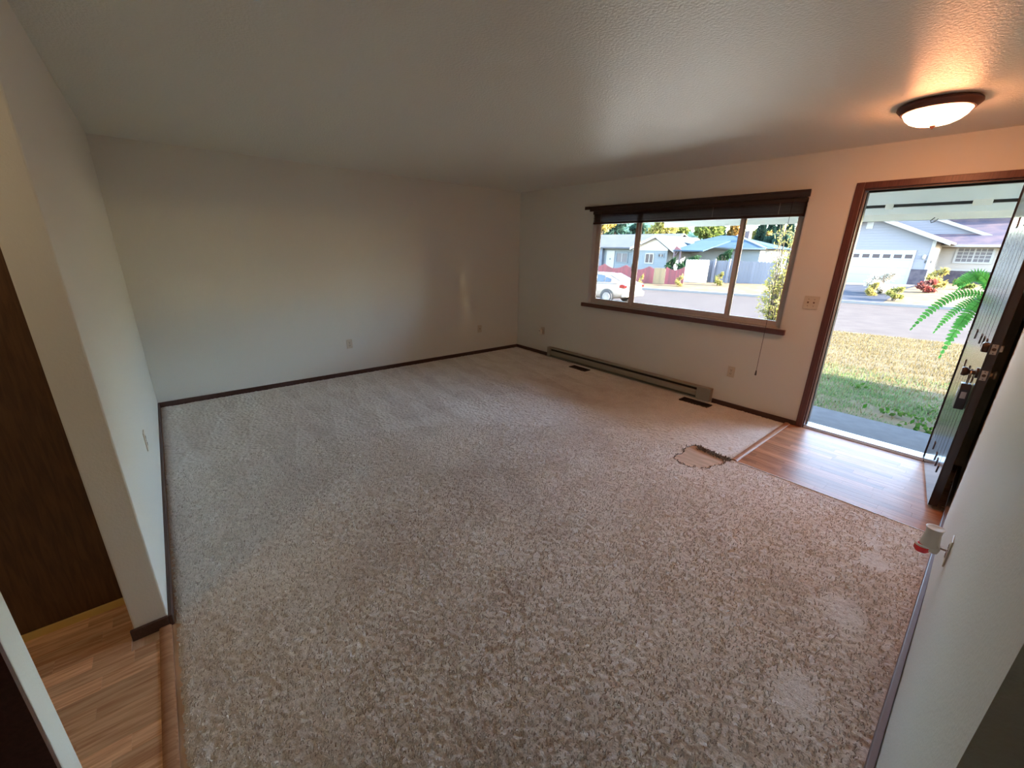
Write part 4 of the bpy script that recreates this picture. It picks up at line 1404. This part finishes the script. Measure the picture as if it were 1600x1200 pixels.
# ---- house with the blue hip roof
YH = 38.0
hh_ = tag(empty('hip_roof_house', (0, 0, 0)), 'low pale house with blue hip roof and chimney', 'house')
e0, e1 = at(1040, 386, YH), at(1196, 388, YH)
pk0, pk1 = at(1127, 368, YH + 4), at(1152, 368.5, YH + 4)
ez = at(1120, 387.5, YH).z
bx('wall', mat('pale_cyan_wall', (0.60, 0.66, 0.68), 0.7), hh_, e0.x + 0.5, e1.x - 0.6, YH + 0.6, YH + 8, -1.0, ez)
r = MB()
r.v = [(e0.x, YH, ez), (e1.x, YH, ez), (e1.x, YH + 8.6, ez), (e0.x, YH + 8.6, ez), (pk0.x, YH + 4, pk0.z), (pk1.x, YH + 4, pk1.z)]
r.f = [(0, 1, 5, 4), (1, 2, 5), (2, 3, 4, 5), (3, 0, 4), (3, 2, 1, 0)]
r.build('hip_roof', M_SHINGB, hh_)
bx('gutter', mat('gutter_blue_grey', (0.45, 0.55, 0.60), 0.5), hh_, e0.x, e1.x, YH - 0.1, YH - 0.01, ez - 0.10, ez + 0.04)
hp = Vector((e1.x, YH, ez + 0.02))
hq = Vector((pk1.x, YH + 4, pk1.z + 0.02))
MB().tube([hp, hq], 0.10, 6).build('hip_cap', mat('ridge_cap_pale', (0.62, 0.58, 0.56), 0.8), hh_)
a, b = at(1163, 361, YH + 5), at(1170.5, 380, YH + 5)
bx('chimney', mat('chimney_brick', (0.26, 0.20, 0.22), 0.9), hh_, a.x, b.x, YH + 4.6, YH + 5.3, b.z - 1, a.z)
tp = at(1040, 374, YH + 1), at(1056, 373.5, YH + 1), at(1102, 392, YH - 1)
MB().prism([(tp[0].x, ez - 0.02), (tp[0].x, tp[0].z), (tp[1].x, tp[1].z), (tp[2].x, ez - 0.02)], 'Y', YH - 0.6, YH - 0.02).build('side_wing_roof', M_SHINGB, hh_)

# ---- shrubs between the houses


def shrub(name, label, px, py_top, py_bot, wpx, Y, n, size, m, group=None, blobs=16, aspect=0.5):
    a, b = at(px, py_top, Y), at(px, py_bot, Y)
    z0 = float(terrain(a.x, Y)) + 0.03
    wv = (at(px + wpx / 2, py_top, Y) - at(px - wpx / 2, py_top, Y)).length
    t = tag(empty(name, (a.x, Y, z0)), label, 'shrub', group)
    Vs = []
    lo = min(b.z, z0 + 0.1)
    for k in range(blobs):
        Vs.append(leafcloud(n // blobs, (0.36 * wv * math.sqrt((k + 0.5) / blobs) * math.cos(2.4 * k), 0.30 * wv * math.sqrt((k + 0.5) / blobs) * math.sin(2.4 * k), (a.z + lo) / 2 - z0 + (((k * 0.618) % 1.0) * 0.60 - 0.32) * (a.z - lo)), (wv * RNG.uniform(0.15, 0.22), wv * 0.18, (a.z - lo) * RNG.uniform(0.18, 0.26)), size, shell=0.15, aspect=aspect))
    foliage('foliage', np.concatenate(Vs), m, t)
    s = MB()
    for k in range(5):
        s.tube([(RNG.uniform(-0.1, 0.1), RNG.uniform(-0.1, 0.1), -0.1), (RNG.uniform(-0.25, 0.25) * wv, RNG.uniform(-0.2, 0.2) * wv, (a.z - z0) * 0.7)], [0.03, 0.01], 5)
    s.build('stems', mat('twig_bark', (0.2, 0.15, 0.1)), t)
    return t


shrub('shrub', 'round dark green shrub in front of the hip roofed house', 1134, 384, 412, 30, 34.5, 2000, 0.14, L_DG)
shrub('shrub', 'green shrub beside the carport post', 1050, 398, 430, 16, 31.5, 1200, 0.12, L_DG)
shrub('shrub', 'wide green shrub behind the white fence panel', 1078, 396, 432, 36, 31.8, 2400, 0.13, L_DG)

# ---- fences
M_RED = mat('fence_red', (0.46, 0.028, 0.05), 0.7, rand=0.25)
M_TAN = mat('fence_tan', (0.62, 0.40, 0.16), 0.7, rand=0.15)
M_FWH = mat('fence_white', (1.9, 1.75, 1.55), 0.6, rand=0.03)
M_FGR = mat('fence_grey', (0.34, 0.35, 0.42), 0.8, rand=0.12)


def fence(name, label, px0, px1, pyt0, pyt1, pyb0, pyb1, Y, board, m, scallop=0, amp=0.0, posts=True, zdrop=0.15):
    A, B = at(px0, pyt0, Y), at(px1, pyt1, Y)
    C_, D_ = at(px0, pyb0, Y), at(px1, pyb1, Y)
    n = max(2, int(round((B.x - A.x) / board)))
    t = tag(empty(name, (A.x, Y, C_.z)), label, 'fence')
    bw = (B.x - A.x) / n
    ref = None
    for i in range(n):
        u = (i + 0.5) / n
        top = A.z + (B.z - A.z) * u
        if scallop:
            top += amp * (abs(math.sin(u * scallop * PI)) - 0.5) * -1
        bot = min(C_.z + (D_.z - C_.z) * u, float(terrain(A.x + (B.x - A.x) * u, Y)) + 0.05) - zdrop
        if ref is None:
            ref = MB().prism([(-0.5, 0), (0.5, 0), (0.5, 0.97), (0.3, 1.0), (-0.3, 1.0), (-0.5, 0.97)], 'Y', -0.010, 0.010).build('board', m, t)
            o = ref
        else:
            o = copy_obj(ref, t)
        o.location = (bw * (i + 0.5), 0.0, bot - C_.z)
        o.scale = (bw * 0.96, 1, top - bot)
    for f_ in (0.25, 0.75):
        z0 = C_.z + (A.z - C_.z) * f_ - C_.z
        z1 = D_.z + (B.z - D_.z) * f_ - C_.z
        MB().prism([(0, z0), (B.x - A.x, z1), (B.x - A.x, z1 + 0.08), (0, z0 + 0.08)], 'Y', 0.012, 0.05).build('rail', m, t)
    return t


fence('red_picket_fence', 'red fence with scalloped top, longer run behind the car', 914, 1022.5, 413, 419.5, 447, 443, 25.0, 0.14, M_RED, 3.2, 0.32)
fence('wooden_gate', 'tan wooden gate panel in the red fence', 1022.8, 1040.5, 418.5, 419, 443, 443, 25.0, 0.16, M_TAN)
fence('red_picket_fence', 'short red fence piece between tan gate and white fence', 1041, 1070.5, 419.5, 419, 442.5, 441.5, 25.0, 0.14, M_RED, 1.0, 0.25)
fence('white_board_fence', 'bright white board fence panel across the street', 1072.5, 1109, 405.5, 406, 440, 438.5, 26.5, 0.22, M_FWH)
fence('grey_board_fence', 'grey board fence right of the white panel', 1109.5, 1215, 406.5, 410, 439, 441, 27.2, 0.22, M_FGR)
for i, (px, lb_) in enumerate(((1118, 'grey fence post beside the white panel'), (1141, 'grey fence post behind the window mullion'))):
    a = at(px, 404.5, 27.05)
    o = MB().prism([(-0.07, -0.07), (0.07, -0.07), (0.07, 0.07), (-0.07, 0.07)], 'Z', -1.0, a.z).build('fence_post', M_FGR, None, loc=(a.x, 27.05, 0))
    tag(o, lb_, 'fence post')
shrub('weed_clump', 'yellow weed clump at the foot of the grey fence', 1126, 421, 449, 16, 25.6, 900, 0.07, L_YG)
shrub('weed_clump', 'small dry weed clump at the foot of the red fence', 1003, 424, 452, 8, 24.4, 400, 0.06, L_YEL)
shrub('weed_clump', 'dry weed clump left of the white fence panel', 1063, 426, 451, 14, 24.3, 600, 0.06, L_YEL)

# ---- white garage house (door view)
YG = 34.0
gh = tag(empty('garage_house', (0, 0, 0)), 'pale grey house with white garage door seen through the doorway', 'house')
g_l = at(1345, 352, YG).x - 2.2
g_r = at(1463, 379, YG).x
rl = at(1485, 381, YG - 0.5)
rm = at(1392, 347.5, YG - 0.5)
slope = (rm.z - rl.z) / (rl.x - rm.x)
gx_c = (g_l - 0.2 + g_r) / 2 - 0.15
apex_z = rl.z + slope * (rl.x - gx_c)
eaz = apex_z - slope * (g_r - gx_c)
zb = -0.5
gdoor_l, gdoor_r = at(1308, 394, YG).x - 0.9, at(1428, 394, YG).x
gd_top, gd_bot = at(1427, 394, YG).z, at(1319, 440.5, YG).z
wl = MB().prism([(g_l, zb), (g_r, zb), (g_r, eaz), (gx_c, apex_z), (g_l, apex_z - slope * (gx_c - g_l))], 'Y', YG, YG + 7).build('garage_wall', M_SIDE2, gh)
for sgn in (-1, 1):
    xe = gx_c + sgn * (rl.x - gx_c)
    ze = rl.z
    MB().prism([(xe, ze), (gx_c, apex_z), (gx_c, apex_z + 0.14), (xe, ze + 0.14)], 'Y', YG - 0.40, YG + 7).build('garage_roof', M_SHINGP, gh)
    MB().prism([(xe, ze - 0.10), (gx_c, apex_z - 0.10), (gx_c, apex_z + 0.16), (xe, ze + 0.16)], 'Y', YG - 0.50, YG - 0.405).build('rake_board', M_HWHITE, gh)
a, b = at(1354.5, 352, YG), at(1363.5, 357.5, YG)
bx('gable_vent', M_HWHITE, gh, a.x, b.x, YG - 0.04, YG, b.z, a.z + 0.5)
gd = bx('garage_door', mat('garage_door_white', (0.74, 0.76, 0.76), 0.5), gh, gdoor_l, gdoor_r, YG - 0.03, YG + 0.0, gd_bot, gd_top)
bx('door_trim', M_HWHITE, gh, gdoor_l - 0.12, gdoor_r + 0.12, YG - 0.05, YG, gd_top, gd_top + 0.12)
bx('door_trim', M_HWHITE, gh, gdoor_r, gdoor_r + 0.12, YG - 0.05, YG, gd_bot, gd_top)
wz0, wz1 = at(1380, 403, YG).z, at(1380, 397.2, YG).z
for (p0, p1) in ((1315, 1326), (1331, 1342), (1346.7, 1358), (1362.6, 1374), (1379, 1391), (1396, 1409), (1413.6, 1426)):
    xa, xb = at(p0 + 0.8, 400, YG).x, at(p1 + 0.4, 400, YG).x
    bx('garage_window', M_WGL, gd, xa, xb, YG - 0.036, YG - 0.029, wz0, wz1)
for f_ in (0.28, 0.52, 0.76):
    zz = gd_bot + (gd_top - gd_bot) * f_
    bx('panel_joint', mat('panel_joint_grey', (0.55, 0.57, 0.58), 0.6), gd, gdoor_l, gdoor_r, YG - 0.0315, YG - 0.0295, zz - 0.012, zz + 0.012)
bx('stone_base', M_STONE, gh, gdoor_r + 0.12, g_r + 0.01, YG - 0.07, YG, zb, at(1440, 421, YG).z)
bx('corner_board', M_HWHITE, gh, g_r - 0.16, g_r + 0.02, YG - 0.03, YG + 0.10, at(1440, 421, YG).z, eaz - 0.1)
bx('side_wall', M_HWHITE, gh, g_r + 0.0005, g_r + 0.02, YG + 0.10, YG + 4.0, zb, eaz - 0.1)
a = at(1444, 402, YG)
MB().lathe([(0.03, 0.16), (0.09, 0.10), (0.08, -0.08), (0.02, -0.14)], (a.x, YG - 0.12, a.z), 10).build('lantern', M_HWHITE, gh)
a = at(1444.5, 409, YG)
for i in range(3):
    bx('house_number', M_DARK, gh, a.x + i * 0.13, a.x + i * 0.13 + 0.08, YG - 0.02, YG - 0.001, a.z - 0.09, a.z + 0.09)
# wing with the gridded window
YW = 37.6
wx0, wx1 = g_r - 1.0, at(1640, 385, YW).x
wtop = at(1520, 383, YW).z
bx('wing_wall', M_BEIGES, gh, wx0, wx1, YW, YW + 6, zb, wtop)
bx('wing_stone', M_STONE, gh, wx0, wx1, YW - 0.08, YW, zb, at(1490, 423, YW).z)
bx('stone_cap', M_HWHITE, gh, wx0, wx1, YW - 0.12, YW, at(1490, 423, YW).z, at(1490, 421, YW).z)
gz = at(1520, 383.5, YW - 0.6).z
bx('gutter', M_HWHITE, gh, wx0 + 0.8, wx1, YW - 0.7, YW - 0.55, gz - 0.10, gz + 0.06)
rz_ = at(1500, 365.5, YW + 1.2).z
MB().prism([(YW - 0.6, gz), (YW + 1.2, rz_), (YW + 5.0, rz_ + 1.2), (YW + 5.0, rz_ + 1.05), (YW + 1.2, rz_ - 0.14), (YW - 0.6, gz - 0.10)], 'X', wx0 - 0.6, wx1).build('wing_roof', M_SHINGP, gh)
q0, q1 = at(1484, 345, YW + 1.1), at(1551, 367, YW + 1.1)
s2 = (q0.z - q1.z) / (q1.x - q0.x)
xl_ = q0.x - 4.0
MB().prism([(xl_, rz_ - 0.2), (q1.x - 0.1, rz_ - 0.2), (q1.x - 0.1, q1.z - 0.1), (xl_, q1.z - 0.1 + s2 * (q1.x - 0.1 - xl_))], 'Y', YW + 1.2, YW + 1.5).build('upper_gable', M_SIDE2, gh)
MB().prism([(xl_, q1.z + s2 * (q1.x - xl_)), (q1.x, q1.z), (q1.x, q1.z - 0.22), (xl_, q1.z + s2 * (q1.x - xl_) - 0.22)], 'Y', YW + 0.95, YW + 1.12).build('rake_board', M_HWHITE, gh)
MB().prism([(xl_, q1.z + s2 * (q1.x - xl_) + 0.12), (wx1 + 2, q1.z - s2 * (wx1 + 2 - q1.x) + 0.10), (wx1 + 2, q1.z + 3), (xl_ + 1.0, q1.z + 5)], 'Y', YW + 4.2, YW + 4.6).build('upper_roof', M_SHINGP, gh)
a, b = at(1496, 385.2, YW), at(1548.5, 413, YW)
hwindow(gh, a.x, b.x, b.z, a.z, YW, M_HWHITE, M_WGL2, 2, (3, 4), 0.12)

# ---- planting in front of the garage house
shrub('ornamental_grass', 'golden grass clump at the corner of the driveway', 1368, 436, 470, 22, 24.6, 2200, 0.09, L_YEL, aspect=0.18)
shrub('flowering_shrub', 'loose pale blossom shrub behind the golden grass', 1386, 414, 466, 66, 25.6, 3400, 0.06, L_PALE)
shrub('low_shrub', 'low yellow green shrub in front of the pale blossoms', 1402, 446, 467, 36, 23.4, 1300, 0.07, L_YG)
shrub('japanese_maple', 'small red leaved maple in the bed by the garage', 1452, 434, 458, 40, 26.8, 1700, 0.075, L_RED)
shrub('yellow_shrub', 'spiky yellow shrub behind the red maple', 1470, 414, 452, 44, 28.6, 1500, 0.10, L_YEL, aspect=0.25)
shrub('low_shrub', 'green shrub below the gridded window', 1510, 430, 446, 44, 30.5, 1200, 0.09, L_LG)

# ---- parked sedan (left pane)
def sedan(loc, rz):
    car = tag(empty('sedan', loc, rz), 'silver sedan parked on the street, its rear towards the viewer', 'car')
    L2 = 2.38
    M_PAINT = mat('silver_paint', (0.66, 0.56, 0.46), 0.35, metal=0.0, coat=0.25)
    # local: +X is the rear, -X the nose, Y across, z up from the ground
    st_ = [  # x, half width, sill z, belt z
        (-2.38, 0.55, 0.38, 0.60), (-2.28, 0.74, 0.28, 0.70), (-1.95, 0.84, 0.22, 0.80), (-1.4, 0.89, 0.20, 0.90), (-0.8, 0.91, 0.20, 0.95),
        (0.0, 0.915, 0.20, 0.98), (0.8, 0.915, 0.20, 1.00), (1.4, 0.905, 0.22, 1.03), (1.9, 0.88, 0.26, 1.06), (2.22, 0.83, 0.34, 1.05), (2.36, 0.72, 0.42, 0.96), (2.40, 0.60, 0.50, 0.80)]
    V, F = [], []
    K = 16
    for (x, hw, z0, z1) in st_:
        zm = (z0 + z1) / 2
        prof = [(0, z0), (0.55 * hw, z0), (0.88 * hw, z0 + 0.02), (0.97 * hw, z0 + 0.10), (1.0 * hw, zm), (0.985 * hw, zm + (z1 - zm) * 0.6), (0.93 * hw, z1 - 0.02), (0.80 * hw, z1), (0, z1 + 0.02)]
        ring = prof + [(-p, q) for (p, q) in prof[-2:0:-1]]
        V += [(x, p, q) for (p, q) in ring]
        K = len(ring)
    for i in range(len(st_) - 1):
        for k in range(K):
            k2 = (k + 1) % K
            F.append((i * K + k, i * K + k2, (i + 1) * K + k2, (i + 1) * K + k))
    F.append(tuple(range(K)))
    F.append(tuple((len(st_) - 1) * K + k for k in range(K)))
    b_ = MB()
    b_.v, b_.f = V, F
    bo = b_.build('body', M_PAINT, car, smooth='all')
    sb = bo.modifiers.new('sub', 'SUBSURF')
    sb.levels = sb.render_levels = 1
    # cabin: roof shell narrowing upwards
    cs = [(-1.05, 0.80, 0.95, 0.96), (-0.45, 0.74, 0.97, 1.33), (-0.05, 0.66, 0.98, 1.43), (0.55, 0.65, 1.0, 1.46), (1.05, 0.66, 1.0, 1.42), (1.45, 0.70, 1.02, 1.29), (1.98, 0.76, 1.04, 1.06)]
    V, F = [], []
    for (x, hw, z0, z1) in cs:
        prof = [(0.86, z0 - 0.03), (0.86 - (0.86 - hw) * 0.45, z0 + (z1 - z0) * 0.5), (hw, z1 - (z1 - z0) * 0.10), (hw * 0.86, z1 - 0.005), (0, z1 + 0.012)]
        ring = prof + [(-p, q) for (p, q) in prof[-2::-1]]
        V += [(x, p, q) for (p, q) in ring]
        K = len(ring)
    for i in range(len(cs) - 1):
        for k in range(K - 1):
            F.append((i * K + k, i * K + k + 1, (i + 1) * K + k + 1, (i + 1) * K + k))
    b_ = MB()
    b_.v, b_.f = V, F
    co = b_.build('cabin', M_PAINT, car, smooth='all')
    sb = co.modifiers.new('sub', 'SUBSURF')
    sb.levels = sb.render_levels = 1
    M_CG = mat('car_glass', (0.05, 0.07, 0.09), 0.05, spec=0.8)

    def surf(x, f_):
        i = max(k for k in range(len(cs) - 1) if cs[k][0] <= x + 1e-6)
        t = (x - cs[i][0]) / (cs[i + 1][0] - cs[i][0])
        hw, z0, z1 = [cs[i][j] * (1 - t) + cs[i + 1][j] * t for j in (1, 2, 3)]
        return 0.875 - (0.86 - hw) * f_ * 0.92, z0 + (z1 - z0) * f_
    for s in (-1, 1):
        for (xa, xb, lo, hi) in ((-0.62, 0.30, 0.10, 0.84), (0.36, 1.12, 0.10, 0.84), (1.17, 1.52, 0.12, 0.74)):
            g = MB()
            nseg = 5
            for k in range(nseg):
                x1_, x2_ = xa + (xb - xa) * k / nseg, xa + (xb - xa) * (k + 1) / nseg
                pts = []
                for (xx, f_) in ((x1_, lo), (x2_, lo), (x2_, hi), (x1_, hi)):
                    yy, zz = surf(xx, f_)
                    pts.append((xx, s * (yy + 0.012), zz))
                g.quad(*pts)
            g.build('side_window', M_CG, car)
    rg = MB().quad((1.16, -0.54, 1.405), (1.16, 0.54, 1.405), (1.90, 0.62, 1.10), (1.90, -0.62, 1.10))
    rg.v = [(x, y_, z + 0.022) for (x, y_, z) in rg.v]
    rg.build('rear_window', M_CG, car)
    ws_ = MB().quad((-0.08, -0.54, 1.445), (-0.08, 0.54, 1.445), (-0.98, 0.70, 1.02), (-0.98, -0.70, 1.02))
    ws_.v = [(x - 0.02, y_, z + 0.03) for (x, y_, z) in ws_.v]
    ws_.build('windscreen', M_CG, car)
    for s in (-1, 1):
        tl = MB().prism([(2.02, 0.82), (2.34, 0.80), (2.36, 0.94), (2.20, 0.99), (2.04, 0.95)], 'Y', s * 0.66, s * 0.875).build('tail_light', mat('tail_red', (0.55, 0.02, 0.02), 0.15), car, bevel=0.02)
        MB().box(-0.75, -0.62, s * 0.92, s * 1.04, 0.98, 1.08).build('mirror', M_PAINT, car, bevel=0.03)
        MB().tube([(0.86, s * 0.925, 0.86), (1.02, s * 0.925, 0.86)], 0.014, 6).build('door_handle', M_PAINT, car)
    MB().box(2.395, 2.415, -0.26, 0.26, 0.66, 0.80).build('number_plate', M_HWHITE, car)
    bxr = MB().prism([(2.15, 0.34), (2.44, 0.38), (2.46, 0.60), (2.30, 0.66), (2.1, 0.62)], 'Y', -0.80, 0.80).build('rear_bumper', M_PAINT, car, bevel=0.04)
    M_TYRE = mat('tyre_rubber', (0.06, 0.06, 0.065), 0.8)
    M_ALLOY = mat('alloy_wheel', (0.70, 0.70, 0.70), 0.3, metal=0.5)
    for x in (-1.42, 1.38):
        for s in (-1, 1):
            wh = MB().lathe([(0.20, -0.10), (0.30, -0.11), (0.335, -0.07), (0.335, 0.07), (0.30, 0.11), (0.20, 0.10)], (x, s * 0.83, 0.335), 28, 'Y').build('wheel', M_TYRE, car, smooth=True)
            MB().lathe([(0.0, 0.0), (0.06, 0.0), (0.21, -0.01), (0.225, 0.015)], (x, s * 0.945, 0.335), 28, 'Y').build('rim', M_ALLOY, wh, smooth=True)
            for k in range(7):
                t = 2 * PI * k / 7 + 0.2
                MB().lathe([(0.022, 0), (0.022, 0.004)], (x + 0.135 * math.cos(t), s * 0.951, 0.335 + 0.135 * math.sin(t)), 8, 'Y').build('rim_hole', M_DARK, wh)
            MB().lathe([(0.345, 0), (0.385, 0), (0.385, 0.012), (0.345, 0.012)], (x, s * 0.902 - 0.006, 0.345), 28, 'Y').build('arch_lip', M_DARK, car)
    return car


wc = at(945, 463.7, 12.2)
CZ = wc.z - 0.335
sedan((wc.x - 1.38 - 0.02, 12.2 + 0.92, CZ), math.radians(3.0))

# ---- eave of our own house, its porch gutter, and the garage wing that shades the lawn
M_SOFF = mat('soffit_paint', (4.5, 4.6, 4.3), 0.7, vary=(1.2, 0.3, (4.1, 4.3, 4.0)))
ro = struct(empty('roof_eave', (0, 0, 0)), 'pale painted porch eave above the front door')
exl = at(1040, 350, 1.15).x - 0.05
MB().prism([(0.151, 2.425), (1.06, 2.085), (1.06, 2.17), (0.151, 2.51)], 'X', exl, 9.0).build('soffit', M_SOFF, ro)
bx('vent_gap', M_DARK, ro, exl, 9.0, 1.06, 1.075, 2.06, 2.12)
bx('vent_block', M_SOFF, ro, 4.86, 4.98, 1.045, 1.0595, 2.04, 2.10)
bx('vent_block', M_SOFF, ro, 4.27, 4.33, 1.045, 1.0595, 2.04, 2.10)
MB().prism([(1.075, 2.055), (1.20, 2.005), (1.20, 1.945), (1.24, 1.945), (1.24, 2.20), (1.075, 2.20)], 'X', exl, 9.0).build('fascia', M_SOFF, ro)
MB().prism([(1.24, 1.955), (1.27, 1.945), (1.33, 1.955), (1.345, 2.06), (1.24, 2.06)], 'X', exl, 9.0).build('gutter', mat('gutter_grey', (0.42, 0.43, 0.43), 0.5), ro)
hk = at(1461, 340, 1.20)
MB().tube([(hk.x, 1.19, 1.962), (hk.x - 0.02, 1.16, 1.935), (hk.x - 0.012, 1.16, 1.915), (hk.x + 0.01, 1.16, 1.925), (hk.x + 0.03, 1.16, 1.95)], 0.0035, 6).build('cup_hook', M_DARK, ro)
struct(MB().prism([(-9.0, 2.60), (-4.2, 4.3), (1.30, 2.20), (1.30, 2.10), (0.151, 2.52), (0.151, 2.595), (-8.0, 2.595)], 'X', exl, 9.0).build('roof_main', M_SHINGP), 'shingled roof of the house itself')
struct(MB().prism([(-9.0, 2.60), (-4.2, 4.3), (0.45, 2.60)], 'X', -0.6, exl).build('roof_end', M_SHINGP), 'shingled roof end of the house itself')
gwg = struct(empty('garage_wing', (0, 0, 0)), 'garage wing of the house standing forward to the right of the door, with an added breezeway')
bx('wall', M_BEIGES, gwg, 8.05, 14.0, 2.45, 4.28, -0.6, 2.55)
MB().prism([(7.7, 2.45), (11.0, 3.85), (14.4, 2.45)], 'Y', -1.0, 4.45).build('roof', M_SHINGP, gwg)  # roof over an added open breezeway that lets low sky light through
for x in (8.1, 13.9):
    bx('post', M_HWHITE, gwg, x - 0.06, x + 0.06, 0.30, 0.42, -0.4, 2.45)
ground('side_yard', 9.0, 70, -30, 11.40, 30, 30, M_SOIL, -0.03, 'side yard beyond the added breezeway')

# ---- hanging fern by the porch
FX, FY, FZ = 5.205, 0.86, 1.27
fern = tag(empty('hanging_fern', (FX, FY, FZ)), 'bright green fern in a hanging basket half hidden by the open door', 'plant')
MB().lathe([(0.0, -0.14), (0.07, -0.14), (0.12, -0.02), (0.125, 0.0), (0.115, 0.0), (0.10, -0.02), (0.0, -0.02)], seg=24).build('basket', mat('basket_green', (0.05, 0.10, 0.06), 0.5), fern, smooth=True)
for k in range(3):
    t = 2 * PI * k / 3 + 0.4
    MB().tube([(0.12 * math.cos(t), 0.12 * math.sin(t), 0.0), (0, 0, 0.46), (0, 0, 0.865)], 0.0025, 5).build('hanger_wire', M_DARK, fern)
M_FERN = leafmat('fern_green', (0.30, 1.15, 0.22), (0.55, 1.7, 0.36), 0.45)


def frond(az, length, rise, droop, width):
    """one drooping frond: rachis with paired leaflets"""
    g = MB()
    n = 26
    P = []
    for i in range(n + 1):
        t = i / n
        r = length * (t - 0.22 * t * t)
        z = rise * math.sin(min(1.0, t * 1.6) * PI * 0.5) - droop * t ** 2.0
        P.append(Vector((math.cos(az) * r, math.sin(az) * r, z)))
    g.tube(P, [0.0030 * (1 - 0.7 * i / n) for i in range(n + 1)], 5)
    side = Vector((-math.sin(az), math.cos(az), 0))
    for i in range(1, n + 1):
        t = i / n
        wv = width * (0.35 + 0.65 * math.sin(PI * min(1, t * 0.80 + 0.16)) ** 0.8) * (1.0 if t < 0.8 else (1.12 - t) / 0.32)
        d = (P[min(i + 1, n)] - P[i - 1]).normalized()
        up_ = side.cross(d)
        step = (P[i] - P[i - 1]).length
        for s in (-1, 1):
            lat = (side * 0.62 + up_ * 0.78) * s
            tip = P[i] + lat * wv + d * wv * 0.30
            mid = P[i] + lat * wv * 0.5 + d * wv * 0.12
            g.v += [tuple(P[i] - d * step * 0.40), tuple(mid - d * step * 0.48), tuple(tip), tuple(mid + d * step * 0.42), tuple(P[i] + d * step * 0.40)]
            m0 = len(g.v) - 5
            g.f.append((m0, m0 + 1, m0 + 2, m0 + 3, m0 + 4))
    o = g.build('frond', M_FERN, fern)
    return o


for (az, ln, ri, dr, wd) in ((3.50, 0.60, 0.12, 0.42, 0.048), (3.05, 0.36, 0.26, 0.16, 0.060), (2.6, 0.40, 0.24, 0.22, 0.055), (4.05, 0.40, 0.06, 0.56, 0.052), (4.5, 0.34, 0.04, 0.50, 0.056), (3.3, 0.38, 0.04, 0.36, 0.045),
                             (3.8, 0.28, 0.05, 0.42, 0.060), (4.9, 0.34, 0.10, 0.44, 0.055), (0.3, 0.38, 0.14, 0.36, 0.055), (1.0, 0.38, 0.18, 0.32, 0.055), (1.7, 0.36, 0.18, 0.34, 0.055), (5.6, 0.36, 0.12, 0.42, 0.055), (2.1, 0.40, 0.20, 0.30, 0.055), (3.6, 0.34, 0.24, 0.14, 0.060), (3.3, 0.24, 0.20, 0.04, 0.06)):
    frond(az, ln, ri, dr, wd)

# ---- leafy weeds at the edge of the walk
L_WEED = leafmat('weed_leaf', (0.10, 0.34, 0.05), (0.30, 0.50, 0.12), 0.35)
for (px, py, n, sp, lb_) in ((1405, 648, 46, 0.13, 'broad leaved weed patch at the edge of the walk, left of the lock box'), (1440, 672, 40, 0.12, 'leafy weed at the walk edge nearest the open door'), (1463, 640, 26, 0.10, 'small leafy weed in the shaded lawn'),
                             (1345, 600, 22, 0.09, 'low green weed further out in the shaded lawn')):
    d = FWD + RIGHT * ((px - 800) / FPX) + UP * ((600 - py) / FPX)
    p = CAM + d * ((-0.17 - CAM.z) / d.z)
    wdo = tag(empty('weed', (p.x, max(p.y, 1.40), float(terrain(p.x, max(p.y, 1.40))))), lb_, 'weed')
    c = np.stack([RNG.normal(0, sp, n), RNG.normal(0, sp * 0.6, n), RNG.uniform(0.01, 0.07, n)], -1)
    foliage('leaves', leafquads(c, 0.032, aspect=0.6), L_WEED, wdo)
bpy.context.view_layer.update()
